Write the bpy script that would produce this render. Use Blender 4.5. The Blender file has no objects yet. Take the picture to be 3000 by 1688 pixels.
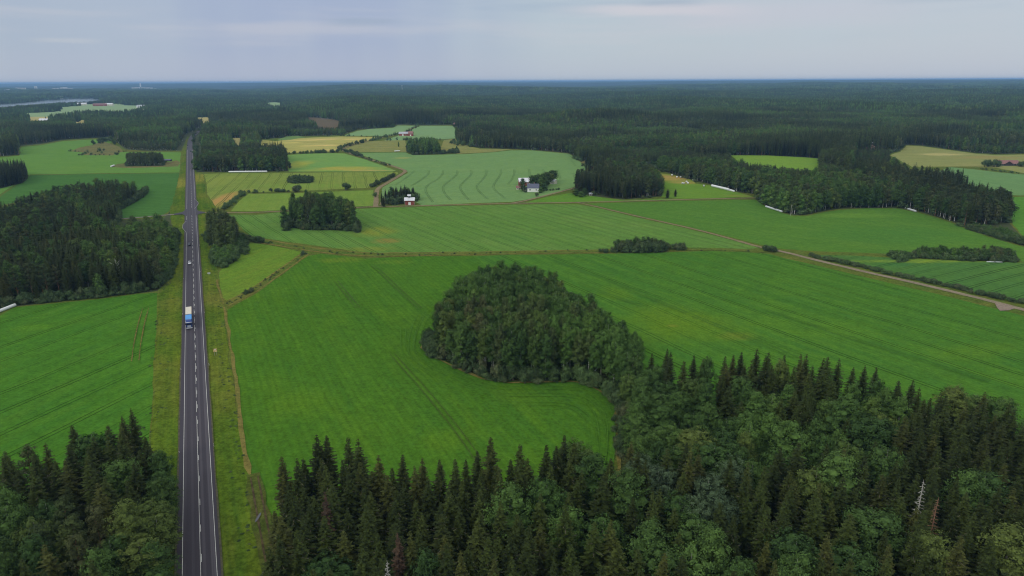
import bpy, bmesh, math, random
import numpy as np
from mathutils import Vector, Matrix
from mathutils.geometry import tessellate_polygon

# ------------------------------------------------------------------ camera
H = 105.0
PITCH, ROLL, FOC = math.radians(16.88), math.radians(0.25), 2000.0
cp, sp_, cr, sr = math.cos(PITCH), math.sin(PITCH), math.cos(ROLL), math.sin(ROLL)
scn = bpy.context.scene
COL = scn.collection
Xw, Uw, Fw = Vector((1, 0, 0)), Vector((0, sp_, cp)), Vector((0, cp, -sp_))
cd = bpy.data.cameras.new('camera'); cam = bpy.data.objects.new('camera', cd); COL.objects.link(cam)
cd.sensor_width = 36; cd.lens = 24; cd.clip_start = 1; cd.clip_end = 90000
lx = cr*Xw - sr*Uw; ly = sr*Xw + cr*Uw; lz = -Fw
m4 = Matrix((lx, ly, lz)).transposed().to_4x4(); m4.translation = Vector((0, 0, H))
cam.matrix_world = m4
scn.camera = cam
scn.view_settings.view_transform = 'Standard'
scn.view_settings.look = 'None'
scn.view_settings.gamma = 1.0
scn.view_settings.exposure = 0.0
scn.cycles.use_denoising = True
scn.cycles.filter_width = 1.1
scn.cycles.max_bounces = 4
scn.cycles.diffuse_bounces = 2
scn.cycles.volume_bounces = 0
scn.cycles.transparent_max_bounces = 4

# ------------------------------------------------------------------ node helper
class NT:
    def __init__(s, tree): s.t = tree
    def n(s, typ, ins=None, **props):
        nd = s.t.nodes.new(typ)
        for k, v in props.items(): setattr(nd, k, v)
        for k, v in (ins or {}).items():
            sock = nd.inputs[k]
            if isinstance(v, bpy.types.NodeSocket): s.t.links.new(v, sock)
            elif v is not None: sock.default_value = v
        return nd
    def m(s, op, a, b=None, c=None, clamp=False):
        nd = s.t.nodes.new('ShaderNodeMath'); nd.operation = op; nd.use_clamp = clamp
        for i, v in enumerate((a, b, c)):
            if isinstance(v, bpy.types.NodeSocket): s.t.links.new(v, nd.inputs[i])
            elif v is not None: nd.inputs[i].default_value = v
        return nd.outputs[0]
    def vm(s, op, a, b=None):
        nd = s.t.nodes.new('ShaderNodeVectorMath'); nd.operation = op
        for i, v in enumerate((a, b)):
            if isinstance(v, bpy.types.NodeSocket): s.t.links.new(v, nd.inputs[i])
            elif v is not None: nd.inputs[i].default_value = v
        return nd.outputs['Value'] if op in ('LENGTH', 'DOT_PRODUCT', 'DISTANCE') else nd.outputs[0]
    def mix(s, f, a, b, mode='MIX'):
        nd = s.t.nodes.new('ShaderNodeMix'); nd.data_type = 'RGBA'; nd.blend_type = mode
        for sock, v in ((nd.inputs[0], f), (nd.inputs[6], a), (nd.inputs[7], b)):
            if isinstance(v, bpy.types.NodeSocket): s.t.links.new(v, sock)
            else: sock.default_value = v if not isinstance(v, tuple) else (*v[:3], 1)
        return nd.outputs[2]
    def sstep(s, v, lo, hi, tlo=0., thi=1.):
        nd = s.n('ShaderNodeMapRange', {'Value': v, 'From Min': lo, 'From Max': hi, 'To Min': tlo, 'To Max': thi}, interpolation_type='SMOOTHSTEP')
        return nd.outputs[0]
    def noise(s, vec, scale, detail=2., rough=.5):
        return s.n('ShaderNodeTexNoise', {'Vector': vec, 'Scale': scale, 'Detail': detail, 'Roughness': rough}).outputs['Fac']
    def mapping(s, vec, rot=(0, 0, 0), scale=(1, 1, 1), loc=(0, 0, 0)):
        return s.n('ShaderNodeMapping', {'Vector': vec, 'Rotation': rot, 'Scale': scale, 'Location': loc}).outputs[0]

def lin(c): c /= 255.; return c/12.92 if c <= .04045 else ((c+.055)/1.055)**2.4
KL = (.93, .92, 1.05)          # light level: photo colour -> base colour
def S(r, g, b, k=None):
    r = r*1.06 if k is None else r
    k = (k,)*3 if k else KL
    return tuple(min(.9, lin(v)/q) for v, q in zip((r, g, b), k))

# ------------------------------------------------------------------ sky, sun
SUN_EL, SUN_AZ = math.radians(36), math.radians(-128)      # azimuth from +Y towards +X
w = bpy.data.worlds.new('World'); scn.world = w; w.use_nodes = True
t = NT(w.node_tree); t.t.nodes.clear()
sky = t.n('ShaderNodeTexSky', sky_type='NISHITA', sun_disc=False, sun_elevation=SUN_EL, sun_rotation=SUN_AZ % (2*math.pi), air_density=1.0, dust_density=1.5, altitude=100.)
sky_s = t.n('ShaderNodeVectorMath', operation='SCALE'); t.t.links.new(sky.outputs[0], sky_s.inputs[0]); sky_s.inputs['Scale'].default_value = .10
tc = t.n('ShaderNodeTexCoord').outputs['Generated']
sep = t.n('ShaderNodeSeparateXYZ', {0: tc})
X, Y, Z = sep.outputs
az = t.m('ARCTAN2', X, Y)
bands = t.n('ShaderNodeCombineXYZ', {0: t.m('MULTIPLY', az, 1.6), 1: t.m('MULTIPLY', Z, 16.), 2: 3.3}).outputs[0]
nb = t.noise(bands, 1.5, 6., .55)
wide = t.n('ShaderNodeCombineXYZ', {0: t.m('MULTIPLY', az, 1.3), 1: t.m('MULTIPLY', Z, 2.4), 2: 8.1}).outputs[0]
nw = t.noise(wide, 1.2, 3., .5)
shaft = t.noise(t.n('ShaderNodeCombineXYZ', {0: t.m('MULTIPLY', az, 5.5), 1: t.m('MULTIPLY', Z, .9), 2: 1.}).outputs[0], 1., 3., .5)
rampn = t.n('ShaderNodeValToRGB', {'Fac': t.m('ADD', t.sstep(az, -.8, .8) if False else t.m('ADD', t.m('MULTIPLY', az, .625), .5), t.m('MULTIPLY', t.m('SUBTRACT', nw, .5), .16))})
cr_r = rampn.color_ramp; cr_r.interpolation = 'B_SPLINE'
for i_, (ps, cc) in enumerate([(0., (.44, .52, .62)), (.12, (.42, .50, .61)), (.27, (.375, .445, .63)), (.42, (.385, .455, .62)), (.50, (.44, .525, .63)), (.56, (.49, .57, .64)), (.70, (.50, .57, .64)), (1., (.53, .57, .65))]):
    e_ = cr_r.elements[i_] if i_ < 2 else cr_r.elements.new(ps)
    e_.position = ps; e_.color = (*cc, 1)
c = rampn.outputs[0]
c = t.mix(t.m('MULTIPLY', t.sstep(shaft, .42, .62), t.sstep(az, -.62, -.1, .2, .45)), c, (.50, .58, .66))
c = t.mix(t.m('MULTIPLY', t.sstep(shaft, .48, .30), t.sstep(az, .1, -.3, .0, .3)), c, (.36, .43, .60))
c = t.mix(t.m('MULTIPLY', t.sstep(nb, .50, .72), t.sstep(Z, .01, .07, 0., .45)), c, (.60, .60, .66))
c = t.mix(t.m('MULTIPLY', t.sstep(nb, .48, .30), t.sstep(Z, .03, .08, 0., .40)), c, (.34, .44, .58))
stz = t.m('ADD', Z, t.m('MULTIPLY', t.m('SUBTRACT', nb, .5), .03))
for (a0_, wa, z0_, wz, am_, cc) in ((.20, .17, .087, .0045, .8, (.66, .64, .69)), (.34, .25, .082, .012, .45, (.58, .57, .66)), (.21, .06, .094, .0035, .5, (.36, .44, .55)), (-.20, .07, .079, .003, .5, (.33, .41, .54)), (.55, .12, .090, .004, .5, (.40, .48, .58)), (-.55, .05, .045, .003, .35, (.60, .62, .66))):
    k_ = t.m('MULTIPLY', t.sstep(t.m('ABSOLUTE', t.m('SUBTRACT', az, a0_)), wa, wa*.2), t.sstep(t.m('ABSOLUTE', t.m('SUBTRACT', stz, z0_)), wz*2, wz*.2))
    c = t.mix(t.m('MULTIPLY', k_, am_), c, cc)
c = t.mix(t.sstep(Z, .055, -.01, 0., .5), c, (.53, .56, .66))
c = t.mix(t.sstep(Z, .15, .55, 0., .75), c, (.525, .53, .52))
bright = t.m('ADD', t.m('ADD', 1., t.m('MULTIPLY', t.sstep(Z, .16, .9), .85)), t.m('MULTIPLY', t.sstep(Y, .1, -.7), .55))     # overcast: brighter zenith; glow added behind the camera to light facing sides
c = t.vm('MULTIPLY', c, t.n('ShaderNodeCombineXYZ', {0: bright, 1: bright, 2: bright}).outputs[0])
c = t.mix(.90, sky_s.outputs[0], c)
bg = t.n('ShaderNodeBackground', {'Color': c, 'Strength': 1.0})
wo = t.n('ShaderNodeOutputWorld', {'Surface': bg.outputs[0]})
sl = bpy.data.lights.new('sun', 'SUN'); so = bpy.data.objects.new('sun', sl); COL.objects.link(so)
sl.energy = 0.9; sl.angle = math.radians(14); sl.color = (1., .95, .87)
sd = Vector((math.sin(SUN_AZ)*math.cos(SUN_EL), math.cos(SUN_AZ)*math.cos(SUN_EL), math.sin(SUN_EL)))
so.rotation_euler = sd.to_track_quat('Z', 'Y').to_euler()

# ------------------------------------------------------------------ surveying: photo point -> point on the ground (or on a level z)
def G(x, y, z=0.):
    u, v = (x-1500)/FOC, (844-y)/FOC
    u2, v2 = u*cr + v*sr, -u*sr + v*cr
    dx, dy, dz = u2, v2*sp_ + cp, v2*cp - sp_
    k = (z-H)/dz
    return (dx*k, dy*k)
def PX(x, y, z):       # world -> photo pixel
    x, y, z = np.asarray(x, float), np.asarray(y, float), np.asarray(z, float)-H
    d = y*cp - z*sp_; vv = (y*sp_ + z*cp)/d; uu = x/d
    u = uu*cr - vv*sr; v = uu*sr + vv*cr
    return 1500+u*FOC, 844-v*FOC, d
def poly(pts, th=17.):    # 't' marks a point seen on the tree tops
    return [G(p[0], p[1], th if len(p) > 2 else 0.) for p in pts]
def inside(pg, x, y):
    x, y = np.asarray(x, float), np.asarray(y, float); r = np.zeros(x.shape, bool)
    n = len(pg)
    for i in range(n):
        x0, y0 = pg[i]; x1, y1 = pg[(i+1) % n]
        if y0 == y1: continue
        c_ = ((y0 > y) != (y1 > y)) & (x < (x1-x0)*(y-y0)/(y1-y0)+x0)
        r ^= c_
    return r
def edge_dist(pg, x, y):
    x, y = np.asarray(x, float), np.asarray(y, float); d = np.full(x.shape, 1e9)
    for i in range(len(pg)):
        ax, ay = pg[i]; bx, by = pg[(i+1) % len(pg)]
        l2 = (bx-ax)**2+(by-ay)**2+1e-9
        tt = np.clip(((x-ax)*(bx-ax)+(y-ay)*(by-ay))/l2, 0, 1)
        d = np.minimum(d, np.hypot(x-ax-tt*(bx-ax), y-ay-tt*(by-ay)))
    return d
rng = np.random.default_rng(7); random.seed(7)
_lat = rng.random((256, 256))
def vnoise(x, y, s):
    x, y = np.asarray(x, float)/s+1000.3, np.asarray(y, float)/s+1000.7
    xi, yi = np.floor(x).astype(int), np.floor(y).astype(int); fx, fy = x-xi, y-yi
    fx, fy = fx*fx*(3-2*fx), fy*fy*(3-2*fy)
    a = _lat[xi % 256, yi % 256]; b = _lat[(xi+1) % 256, yi % 256]; c_ = _lat[xi % 256, (yi+1) % 256]; d = _lat[(xi+1) % 256, (yi+1) % 256]
    return (a*(1-fx)+b*fx)*(1-fy)+(c_*(1-fx)+d*fx)*fy
def ss(a, b, v): v = np.clip((v-a)/(b-a), 0, 1); return v*v*(3-2*v)
KN = G(1745, 372)
def height(x, y):
    x, y = np.asarray(x, float), np.asarray(y, float)
    r = np.hypot(x, y); a = np.arctan2(x, y)
    h = 24*np.exp(-(((x-KN[0])/150)**2+((y-KN[1])/120)**2))
    f = ss(2200, 5200, r)*(.45+.55*ss(-.42, -.2, a))
    h = h + f*(vnoise(x, y*1.0, 1400)*46 + vnoise(x+900, y, 520)*13 - 8)
    g = ss(6500, 14000, r)
    h = h + g*(vnoise(x*.7, y*1.2, 3300)*66 + vnoise(x*.7+7, y, 1500)*20 - 16)
    h = h + ss(9000, 18000, r)*(22 + 60*ss(-.1, .6, a))
    return np.maximum(h, -2)*(ss(1500, 2600, r)+(r < 2600)*1.0 > 0)

# ------------------------------------------------------------------ materials
def mat(name, build, rough=.8, spec=.25):
    m = bpy.data.materials.new(name); m.use_nodes = True
    tt = NT(m.node_tree); tt.t.nodes.clear()
    o = tt.n('ShaderNodeOutputMaterial')
    b = tt.n('ShaderNodeBsdfPrincipled', {'Roughness': rough, 'Specular IOR Level': spec})
    tt.t.links.new(b.outputs[0], o.inputs[0])
    c_ = build(tt, b)
    if c_ is not None:
        if isinstance(c_, bpy.types.NodeSocket): tt.t.links.new(c_, b.inputs['Base Color'])
        else: b.inputs['Base Color'].default_value = (*c_[:3], 1)
    return m
def plain(name, col, rough=.7, spec=.3, var=.12, sc=1.5, metal=0.):
    def f(t, b):
        b.inputs['Metallic'].default_value = metal
        v = t.n('ShaderNodeTexCoord').outputs['Object']
        n = t.noise(v, sc, 4.)
        return t.mix(t.sstep(n, .3, .7), tuple(x*(1-var) for x in col), tuple(min(.95, x*(1+var)) for x in col))
    return mat(name, f, rough, spec)

def field_mat(name, c1, c2, c3, d=None, tram=0., tw=.35, streak=.6, pn=.0, patches=(), fine=.22, rows=0., headland=0):
    ang = 0.
    if d is not None:
        a_, b_ = G(*d[0]), G(*d[1]); ang = math.atan2(b_[1]-a_[1], b_[0]-a_[0])
    def f(t, b):
        v0 = t.n('ShaderNodeTexCoord').outputs['Object']
        warp = t.n('ShaderNodeTexNoise', {'Vector': v0, 'Scale': .012, 'Detail': 2.})
        v = t.vm('ADD', v0, t.vm('MULTIPLY', t.vm('SUBTRACT', warp.outputs['Color'], (.5, .5, .5)), (5., 5., 0.)))
        vr = t.mapping(v, rot=(0, 0, -ang))
        s1 = t.noise(t.mapping(vr, scale=(.012, .28, 1)), 1., 3., .6)
        s2 = t.noise(t.mapping(vr, scale=(.03, 1.1, 1)), 1., 2., .6)
        big = t.noise(v0, .011, 4., .6)
        mid = t.noise(v0, .05, 4., .65)
        c = t.mix(t.sstep(t.m('ADD', t.m('MULTIPLY', s1, streak), t.m('MULTIPLY', mid, 1-streak)), .35, .65), c1, c2)
        c = t.mix(t.m('MULTIPLY', t.sstep(big, .50, .72), .35+pn), c, c3)
        c = t.mix(t.sstep(t.noise(t.mapping(vr, scale=(.022, .09, 1)), 1., 4., .6), .46, .68, 0., .55), c, tuple(x*.5+y*.5 for x, y in zip(c2, c3)))
        c = t.mix(t.sstep(mid, .55, .38, 0., .35), c, tuple(x*.78 for x in c2))
        c = t.mix(t.m('MULTIPLY', t.sstep(s2, .35, .65), .18*(.5+streak)), c, tuple(x*.62 for x in c1))
        for pt in patches:
            (px, py), (rx, ry), col, amt = pt[:4]
            g = G(px, py); gx = G(px+rx, py); gy = G(px, py-ry)
            RX = abs(gx[0]-g[0]); RY = abs(gy[1]-g[1])
            q = t.vm('SUBTRACT', v0, (g[0], g[1], 0.))
            q = t.mapping(q, rot=(0, 0, 0 if len(pt) < 5 else pt[4]))
            q = t.vm('MULTIPLY', q, (1/RX, 1/RY, 0.))
            L = t.m('ADD', t.vm('LENGTH', q), t.m('MULTIPLY', t.m('SUBTRACT', t.noise(v0, .03, 5., .7), .5), 1.5))
            c = t.mix(t.m('MULTIPLY', t.m('MULTIPLY', t.sstep(L, 1.2, .25), amt), t.sstep(s1, .3, .6, .45, 1.)), c, col)
        if tram > 0:
            yy = t.n('ShaderNodeSeparateXYZ', {0: vr}).outputs[1]
            fr = t.m('ABSOLUTE', t.m('SUBTRACT', t.m('FRACT', t.m('DIVIDE', yy, tram)), .5))
            dd = t.m('ABSOLUTE', t.m('SUBTRACT', t.m('MULTIPLY', fr, tram), .95))
            k = t.sstep(dd, tw+.12, tw-.12)
            k = t.m('MULTIPLY', k, t.sstep(t.noise(t.mapping(vr, scale=(.006, 1/tram, 1)), 1., 2.), .38, .62, .3, .95))
            c = t.mix(k, c, tuple(x*.38 for x in c1))
        if rows > 0:
            yy = t.n('ShaderNodeSeparateXYZ', {0: vr}).outputs[1]
            k = t.m('SINE', t.m('MULTIPLY', yy, 2*math.pi/rows))
            c = t.mix(t.sstep(k, -.2, 1., 0., .30), c, tuple(x*.6 for x in c1))
        fn = t.m('ADD', t.m('MULTIPLY', t.noise(v0, .9, 5., .75), .6), t.m('MULTIPLY', t.noise(t.mapping(v0, rot=(0, 0, .6)), .28, 4., .7), .4))
        br = t.sstep(fn, .36, .64, 1-fine, 1+fine)
        c = t.vm('MULTIPLY', c, t.n('ShaderNodeCombineXYZ', {0: br, 1: br, 2: br}).outputs[0])
        bp = t.n('ShaderNodeBump', {'Strength': .7, 'Distance': .35, 'Height': fn})
        t.t.links.new(bp.outputs[0], b.inputs['Normal'])
        return c
    return mat(name, f, .9, .0)

def leaf_mat(name, dark, light, alt, wide=.35, loc_s=.006):
    def f(t, b):
        oi = t.n('ShaderNodeObjectInfo')
        v = t.n('ShaderNodeTexCoord').outputs['Object']
        r = oi.outputs['Random']
        c = t.mix(t.m('POWER', r, 1.3), dark, light)
        r2 = t.m('FRACT', t.m('MULTIPLY', r, 37.7))
        c = t.mix(t.sstep(r2, 1-wide, 1., 0., .8), c, alt)
        reg = t.noise(oi.outputs['Location'], loc_s, 4., .65)
        c = t.mix(t.sstep(reg, .50, .62, 0., .8), c, tuple(x*y for x, y in zip(light, (1.1, 1.2, 1.))))
        c = t.mix(t.sstep(reg, .46, .34, 0., .5), c, tuple(x*.7 for x in dark))
        n = t.noise(v, .9, 3., .7)
        k = t.sstep(n, .3, .7, .6, 1.5)
        return t.vm('MULTIPLY', c, t.n('ShaderNodeCombineXYZ', {0: k, 1: k, 2: k}).outputs[0])
    return mat(name, f, .75, .08)

M = {}
M['spruce'] = leaf_mat('spruce needles', (.025, .036, .009), (.043, .060, .013), (.064, .070, .017), .35)
M['leafy'] = leaf_mat('broad leaves', (.030, .060, .016), (.070, .124, .028), (.104, .132, .030), .3)
M['willow'] = leaf_mat('grey green leaves', (.050, .078, .038), (.070, .104, .050), (.08, .10, .045), .2)
M['birch'] = leaf_mat('birch leaves', (.040, .054, .020), (.066, .090, .028), (.088, .092, .036), .35)
M['pine'] = leaf_mat('pine needles', (.032, .048, .018), (.058, .080, .026), (.068, .074, .028), .35)
M['bush'] = leaf_mat('bush leaves', (.040, .066, .026), (.072, .110, .042), (.100, .110, .050), .3)
M['bark'] = plain('brown bark', (.13, .11, .085), .9, .1, .3, 2.)
M['pinebark'] = plain('orange bark', (.20, .11, .06), .9, .1, .3, 2.)
M['birchbark'] = plain('white bark', (.55, .53, .48), .7, .2, .35, .9)
M['aspenbark'] = plain('grey bark', (.30, .30, .25), .8, .2, .3, 1.2)
M['deadgrey'] = plain('dead grey wood', (.38, .36, .32), .9, .1, .2, 1.)
M['deadbrown'] = plain('dead brown twigs', (.22, .12, .075), .9, .1, .3, 1.)
M['white'] = plain('white paint', (.78, .77, .72), .6, .3, .05)
M['cream'] = plain('cream paint', (.62, .59, .48), .7, .3, .08)
M['red'] = plain('red ochre boards', (.26, .07, .05), .85, .15, .2, 3.)
M['whiteroof'] = plain('pale sheet metal', (.66, .66, .68), .45, .4, .10, .6)
M['greyroof'] = plain('grey sheet metal', (.40, .41, .44), .45, .4, .10, .6)
M['darkroof'] = plain('dark grey roof sheet', (.085, .095, .14), .5, .4, .12, 1.)
M['brownroof'] = plain('red brown roof tile', (.25, .13, .115), .8, .2, .15, 1.)
M['dark'] = plain('dark boards', (.05, .045, .045), .8, .2, .2)
M['glass'] = plain('window glass', (.02, .022, .028), .08, .6, .1)
M['black'] = plain('black rubber', (.02, .02, .022), .6, .3, .1)
M['plastic'] = plain('white bale wrap', (.74, .75, .74), .35, .45, .05, .8)
M['plastic2'] = plain('grey white bale wrap', (.58, .60, .60), .35, .45, .08, .8)
M['wire'] = plain('galvanised steel', (.35, .36, .36), .5, .5, .1)
M['pole'] = plain('weathered pole wood', (.34, .32, .28), .9, .1, .15)

# ------------------------------------------------------------------ object helpers
def tag(o, label=None, cat=None, group=None, kind=None):
    if label: o['label'] = label
    if cat: o['category'] = cat
    if group: o['group'] = group
    if kind: o['kind'] = kind
    return o
class MB:
    def __init__(s): s.v, s.f, s.mi = [], [], []
    def add(s, vs, fs, mi=0):
        k = len(s.v); s.v += [tuple(p) for p in vs]; s.f += [tuple(i+k for i in f) for f in fs]; s.mi += [mi]*len(fs); return s
    def box(s, c, d, rz=0., taper=1., mi=0):
        x, y, z = (q/2 for q in d); ca, sa = math.cos(rz), math.sin(rz); vs = []
        for zz, k in ((-z, 1.), (z, taper)):
            for a, b in ((-x, -y), (x, -y), (x, y), (-x, y)):
                a *= k; b *= k
                vs.append((c[0]+a*ca-b*sa, c[1]+a*sa+b*ca, c[2]+zz))
        return s.add(vs, [(3, 2, 1, 0), (4, 5, 6, 7), (0, 1, 5, 4), (1, 2, 6, 5), (2, 3, 7, 6), (3, 0, 4, 7)], mi)
    def tube(s, pts, rs, n=8, cap=True, mi=0):
        pts = [Vector(p) for p in pts]; vs = []
        for i, p in enumerate(pts):
            d = (pts[min(i+1, len(pts)-1)]-pts[max(i-1, 0)]).normalized()
            a = d.orthogonal().normalized() if abs(d.z) < .99 else Vector((1, 0, 0)); 
            a = (Vector((0, 0, 1)).cross(d)).normalized() if abs(d.z) < .99 else a
            b = d.cross(a)
            for j in range(n):
                q = 2*math.pi*j/n; vs.append(p + (a*math.cos(q)+b*math.sin(q))*rs[i])
        fs = [(i*n+j, i*n+(j+1) % n, (i+1)*n+(j+1) % n, (i+1)*n+j) for i in range(len(pts)-1) for j in range(n)]
        if cap: fs += [tuple(range(n))[::-1], tuple(range((len(pts)-1)*n, len(pts)*n))]
        return s.add(vs, fs, mi)
    def build(s, name, mats, parent=None, smooth=False, link=True, bevel=0.):
        me = bpy.data.meshes.new(name); me.from_pydata(s.v, [], s.f)
        for m in (mats if isinstance(mats, (list, tuple)) else [mats]): me.materials.append(m)
        if any(s.mi): me.polygons.foreach_set('material_index', s.mi)
        if smooth: me.polygons.foreach_set('use_smooth', [True]*len(s.f))
        me.update()
        o = bpy.data.objects.new(name, me)
        if link: COL.objects.link(o)
        if parent is not None: o.parent = parent
        if bevel > 0:
            bm = bmesh.new(); bm.from_mesh(me)
            bmesh.ops.bevel(bm, geom=[e for e in bm.edges if e.calc_face_angle(0) > .5], offset=bevel, segments=2, affect='EDGES')
            bm.to_mesh(me); bm.free()
        return o
def empty(name, loc=(0, 0, 0), rz=0., label=None, cat=None, group=None):
    o = bpy.data.objects.new(name, None); COL.objects.link(o); o.location = loc; o.rotation_euler = (0, 0, rz); o.empty_display_size = .5
    return tag(o, label, cat, group)
layer = [0]
def smooth_poly(pg, it=1):
    for _ in range(it):
        q = []
        for i in range(len(pg)):
            a, b = pg[i], pg[(i+1) % len(pg)]
            L = math.hypot(b[0]-a[0], b[1]-a[1]); k = min(.25, 25./max(L, 1))
            q += [(a[0]*(1-k)+b[0]*k, a[1]*(1-k)+b[1]*k), (a[0]*k+b[0]*(1-k), a[1]*k+b[1]*(1-k))]
        pg = q
    return pg
def sheet(name, pg, material, z=None, smooth=0, wob=0.):
    if smooth: pg = smooth_poly(pg, smooth)
    if wob:
        q = []
        for i in range(len(pg)):
            a, b = pg[i], pg[(i+1) % len(pg)]; L = math.hypot(b[0]-a[0], b[1]-a[1]); n = max(1, min(60, int(L/6)))
            for j in range(n):
                x, y = a[0]+(b[0]-a[0])*j/n, a[1]+(b[1]-a[1])*j/n
                q.append((x+wob*(vnoise(x, y, 9)-.5)*2, y+wob*(vnoise(x+500, y, 9)-.5)*2))
        pg = q
    if z is None: layer[0] += 1; z = .03+.004*layer[0]
    tri = tessellate_polygon([[Vector((x, y, 0)) for x, y in pg]])
    vs = [(x, y, z) for x, y in pg]; fs = []
    for a, b, c_ in tri:
        n_ = (vs[b][0]-vs[a][0])*(vs[c_][1]-vs[a][1])-(vs[b][1]-vs[a][1])*(vs[c_][0]-vs[a][0])
        fs.append((a, b, c_) if n_ > 0 else (a, c_, b))
    o = MB().add(vs, fs).build(name, material)
    return tag(o, kind='structure')
def resample(pts, step):
    out = [pts[0]]
    for a, b in zip(pts, pts[1:]):
        L = math.hypot(b[0]-a[0], b[1]-a[1]); n = max(1, int(L/step))
        out += [(a[0]+(b[0]-a[0])*j/n, a[1]+(b[1]-a[1])*j/n) for j in range(1, n+1)]
    return out
def chaikin(pts, it=2):
    for _ in range(it):
        q = [pts[0]]
        for a, b in zip(pts, pts[1:]):
            q += [(a[0]*.75+b[0]*.25, a[1]*.75+b[1]*.25), (a[0]*.25+b[0]*.75, a[1]*.25+b[1]*.75)]
        pts = q+[pts[-1]]
    return pts
def normals(pts):
    out = []
    for i in range(len(pts)):
        a, b = pts[max(i-1, 0)], pts[min(i+1, len(pts)-1)]; L = math.hypot(b[0]-a[0], b[1]-a[1]) or 1
        out.append((-(b[1]-a[1])/L, (b[0]-a[0])/L))
    return out
def ribbon(mb, pts, w0, w1=None, z=.2, off=0., wob=0.):
    w1 = w0 if w1 is None else w1; ns = normals(pts); vs = []; n = len(pts)
    for i, (p, q) in enumerate(zip(pts, ns)):
        wd = (w0+(w1-w0)*i/max(1, n-1))/2
        j1 = j2 = 0.
        if wob: j1 = wob*(vnoise(p[0], p[1], 5)-.5)*2; j2 = wob*(vnoise(p[0]+300, p[1], 5)-.5)*2
        vs += [(p[0]+q[0]*(off+wd+j1), p[1]+q[1]*(off+wd+j1), z), (p[0]+q[0]*(off-wd+j2), p[1]+q[1]*(off-wd+j2), z)]
    mb.add(vs, [(2*i, 2*i+1, 2*i+3, 2*i+2) for i in range(n-1)]); return mb
def strip(name, px, w0, material, w1=None, curve=2, z=None, wob=.3):
    pts = resample(chaikin([G(*p) for p in px], curve) if curve else [G(*p) for p in px], 5.)
    if z is None: layer[0] += 1; z = .03+.004*layer[0]
    o = ribbon(MB(), pts, w0, w1, z, 0., wob).build(name, material)
    return tag(o, kind='structure'), pts

# ------------------------------------------------------------------ ground sheet to the horizon
_h0 = height
def height(x, y):
    x, y = np.asarray(x, float), np.asarray(y, float); r = np.hypot(x, y); a = np.arctan2(x, y)
    flat = ss(-.22, -.32, a)*ss(6200, 4800, r)
    h = _h0(x, y)*(1-flat) + ss(1150, 2300, r)*ss(16000, 7000, r)*(vnoise(x+70, y+20, 430)*30-9)*(1-.55*flat)
    sh = h.shape; h = h.ravel(); xf, yf = x.ravel(), y.ravel(); m = np.ones(h.size)
    for pg, (bx0, bx1, by0, by1) in OPENB:
        ix = np.nonzero((xf > bx0-150) & (xf < bx1+150) & (yf > by0-150) & (yf < by1+150))[0]
        if ix.size:
            d = edge_dist(pg, xf[ix], yf[ix]); ins = inside(pg, xf[ix], yf[ix]); m[ix] = np.minimum(m[ix], np.where(ins, 0, ss(8, 130, d)))
    h = np.where(h > 45, 45+47*np.tanh((h-45)/47.), h)      # no hill above ninety metres
    return (np.maximum(h, -2)*m).reshape(sh)
OPENB = []
def ground_sheet():
    na = 260; rs = [0.]+list(np.geomspace(60, 60000, 300)); vs = [(0, 0, 0)]; fs = []
    A = np.linspace(-.95, .95, na)
    for r in rs[1:]:
        x, y = np.sin(A)*r, np.cos(A)*r; z = height(x, y)
        vs += list(zip(x.tolist(), y.tolist(), z.tolist()))
    for i in range(na-1): fs.append((0, i+2, i+1))
    for k in range(len(rs)-2):
        b = 1+k*na
        for i in range(na-1): fs.append((b+i, b+i+1, b+na+i+1, b+na+i))
    # behind the camera
    R = 2500; k = len(vs); vs += [(-R, -R, 0), (R, -R, 0), (R, math.cos(.95)*R, 0), (-R, math.cos(.95)*R, 0)]
    fs += [(0, k+1, k), (0, k+2, k+1), (0, k, k+3)]
    o = MB().add(vs, fs)
    def f(t, b):
        v = t.n('ShaderNodeTexCoord').outputs['Object']
        n1, n2, n3 = t.noise(v, .02, 4., .6), t.noise(v, .5, 4., .7), t.noise(v, .0011, 5., .65)
        c = t.mix(t.sstep(n1, .35, .65), (.030, .045, .018), (.058, .074, .028))
        c = t.mix(t.sstep(n2, .4, .7, 0., .7), c, (.075, .080, .040))
        cc = t.mix(t.sstep(n3, .4, .62), (.020, .034, .020), (.034, .056, .030))
        y = t.vm('LENGTH', v)
        return t.mix(t.sstep(y, 2300., 3200.), c, cc)
    return tag(o.build('ground', mat('forest floor', f, .95, .05)), kind='structure')

# ------------------------------------------------------------------ fields (outlines surveyed from the photo)
GR = S(70, 112, 33); GD = S(57, 99, 33); YG = S(92, 126, 30)
margin = field_mat('rough grass', S(88, 102, 44), S(70, 94, 40), S(120, 110, 60), streak=.2, fine=.35)
verge_m = field_mat('verge grass', S(60, 90, 30), S(84, 106, 32), S(108, 104, 52), d=((582, 1600), (556, 600)), streak=.7, fine=.36, pn=.25, patches=[((560, 1400), (260, 260), S(66, 96, 26), .35), ((520, 540), (60, 70), S(116, 120, 52), .6), ((590, 520), (50, 60), S(116, 120, 52), .6)])
mead = field_mat('meadow grass', S(108, 122, 72), S(122, 128, 76), S(134, 122, 74), streak=.4, fine=.25)
scrub = field_mat('scrub grass', S(88, 98, 62), S(104, 106, 68), S(116, 102, 70), streak=.1, fine=.35)
open_px, open_extra = [], []
def field(pts, m, name='field', wob=.5, smooth=0, isopen=True, z=None, th=17.):
    pg = poly(pts, th)
    if isopen: open_px.append(pg)
    return sheet(name, pg, m, wob=wob, smooth=smooth, z=z)

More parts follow.
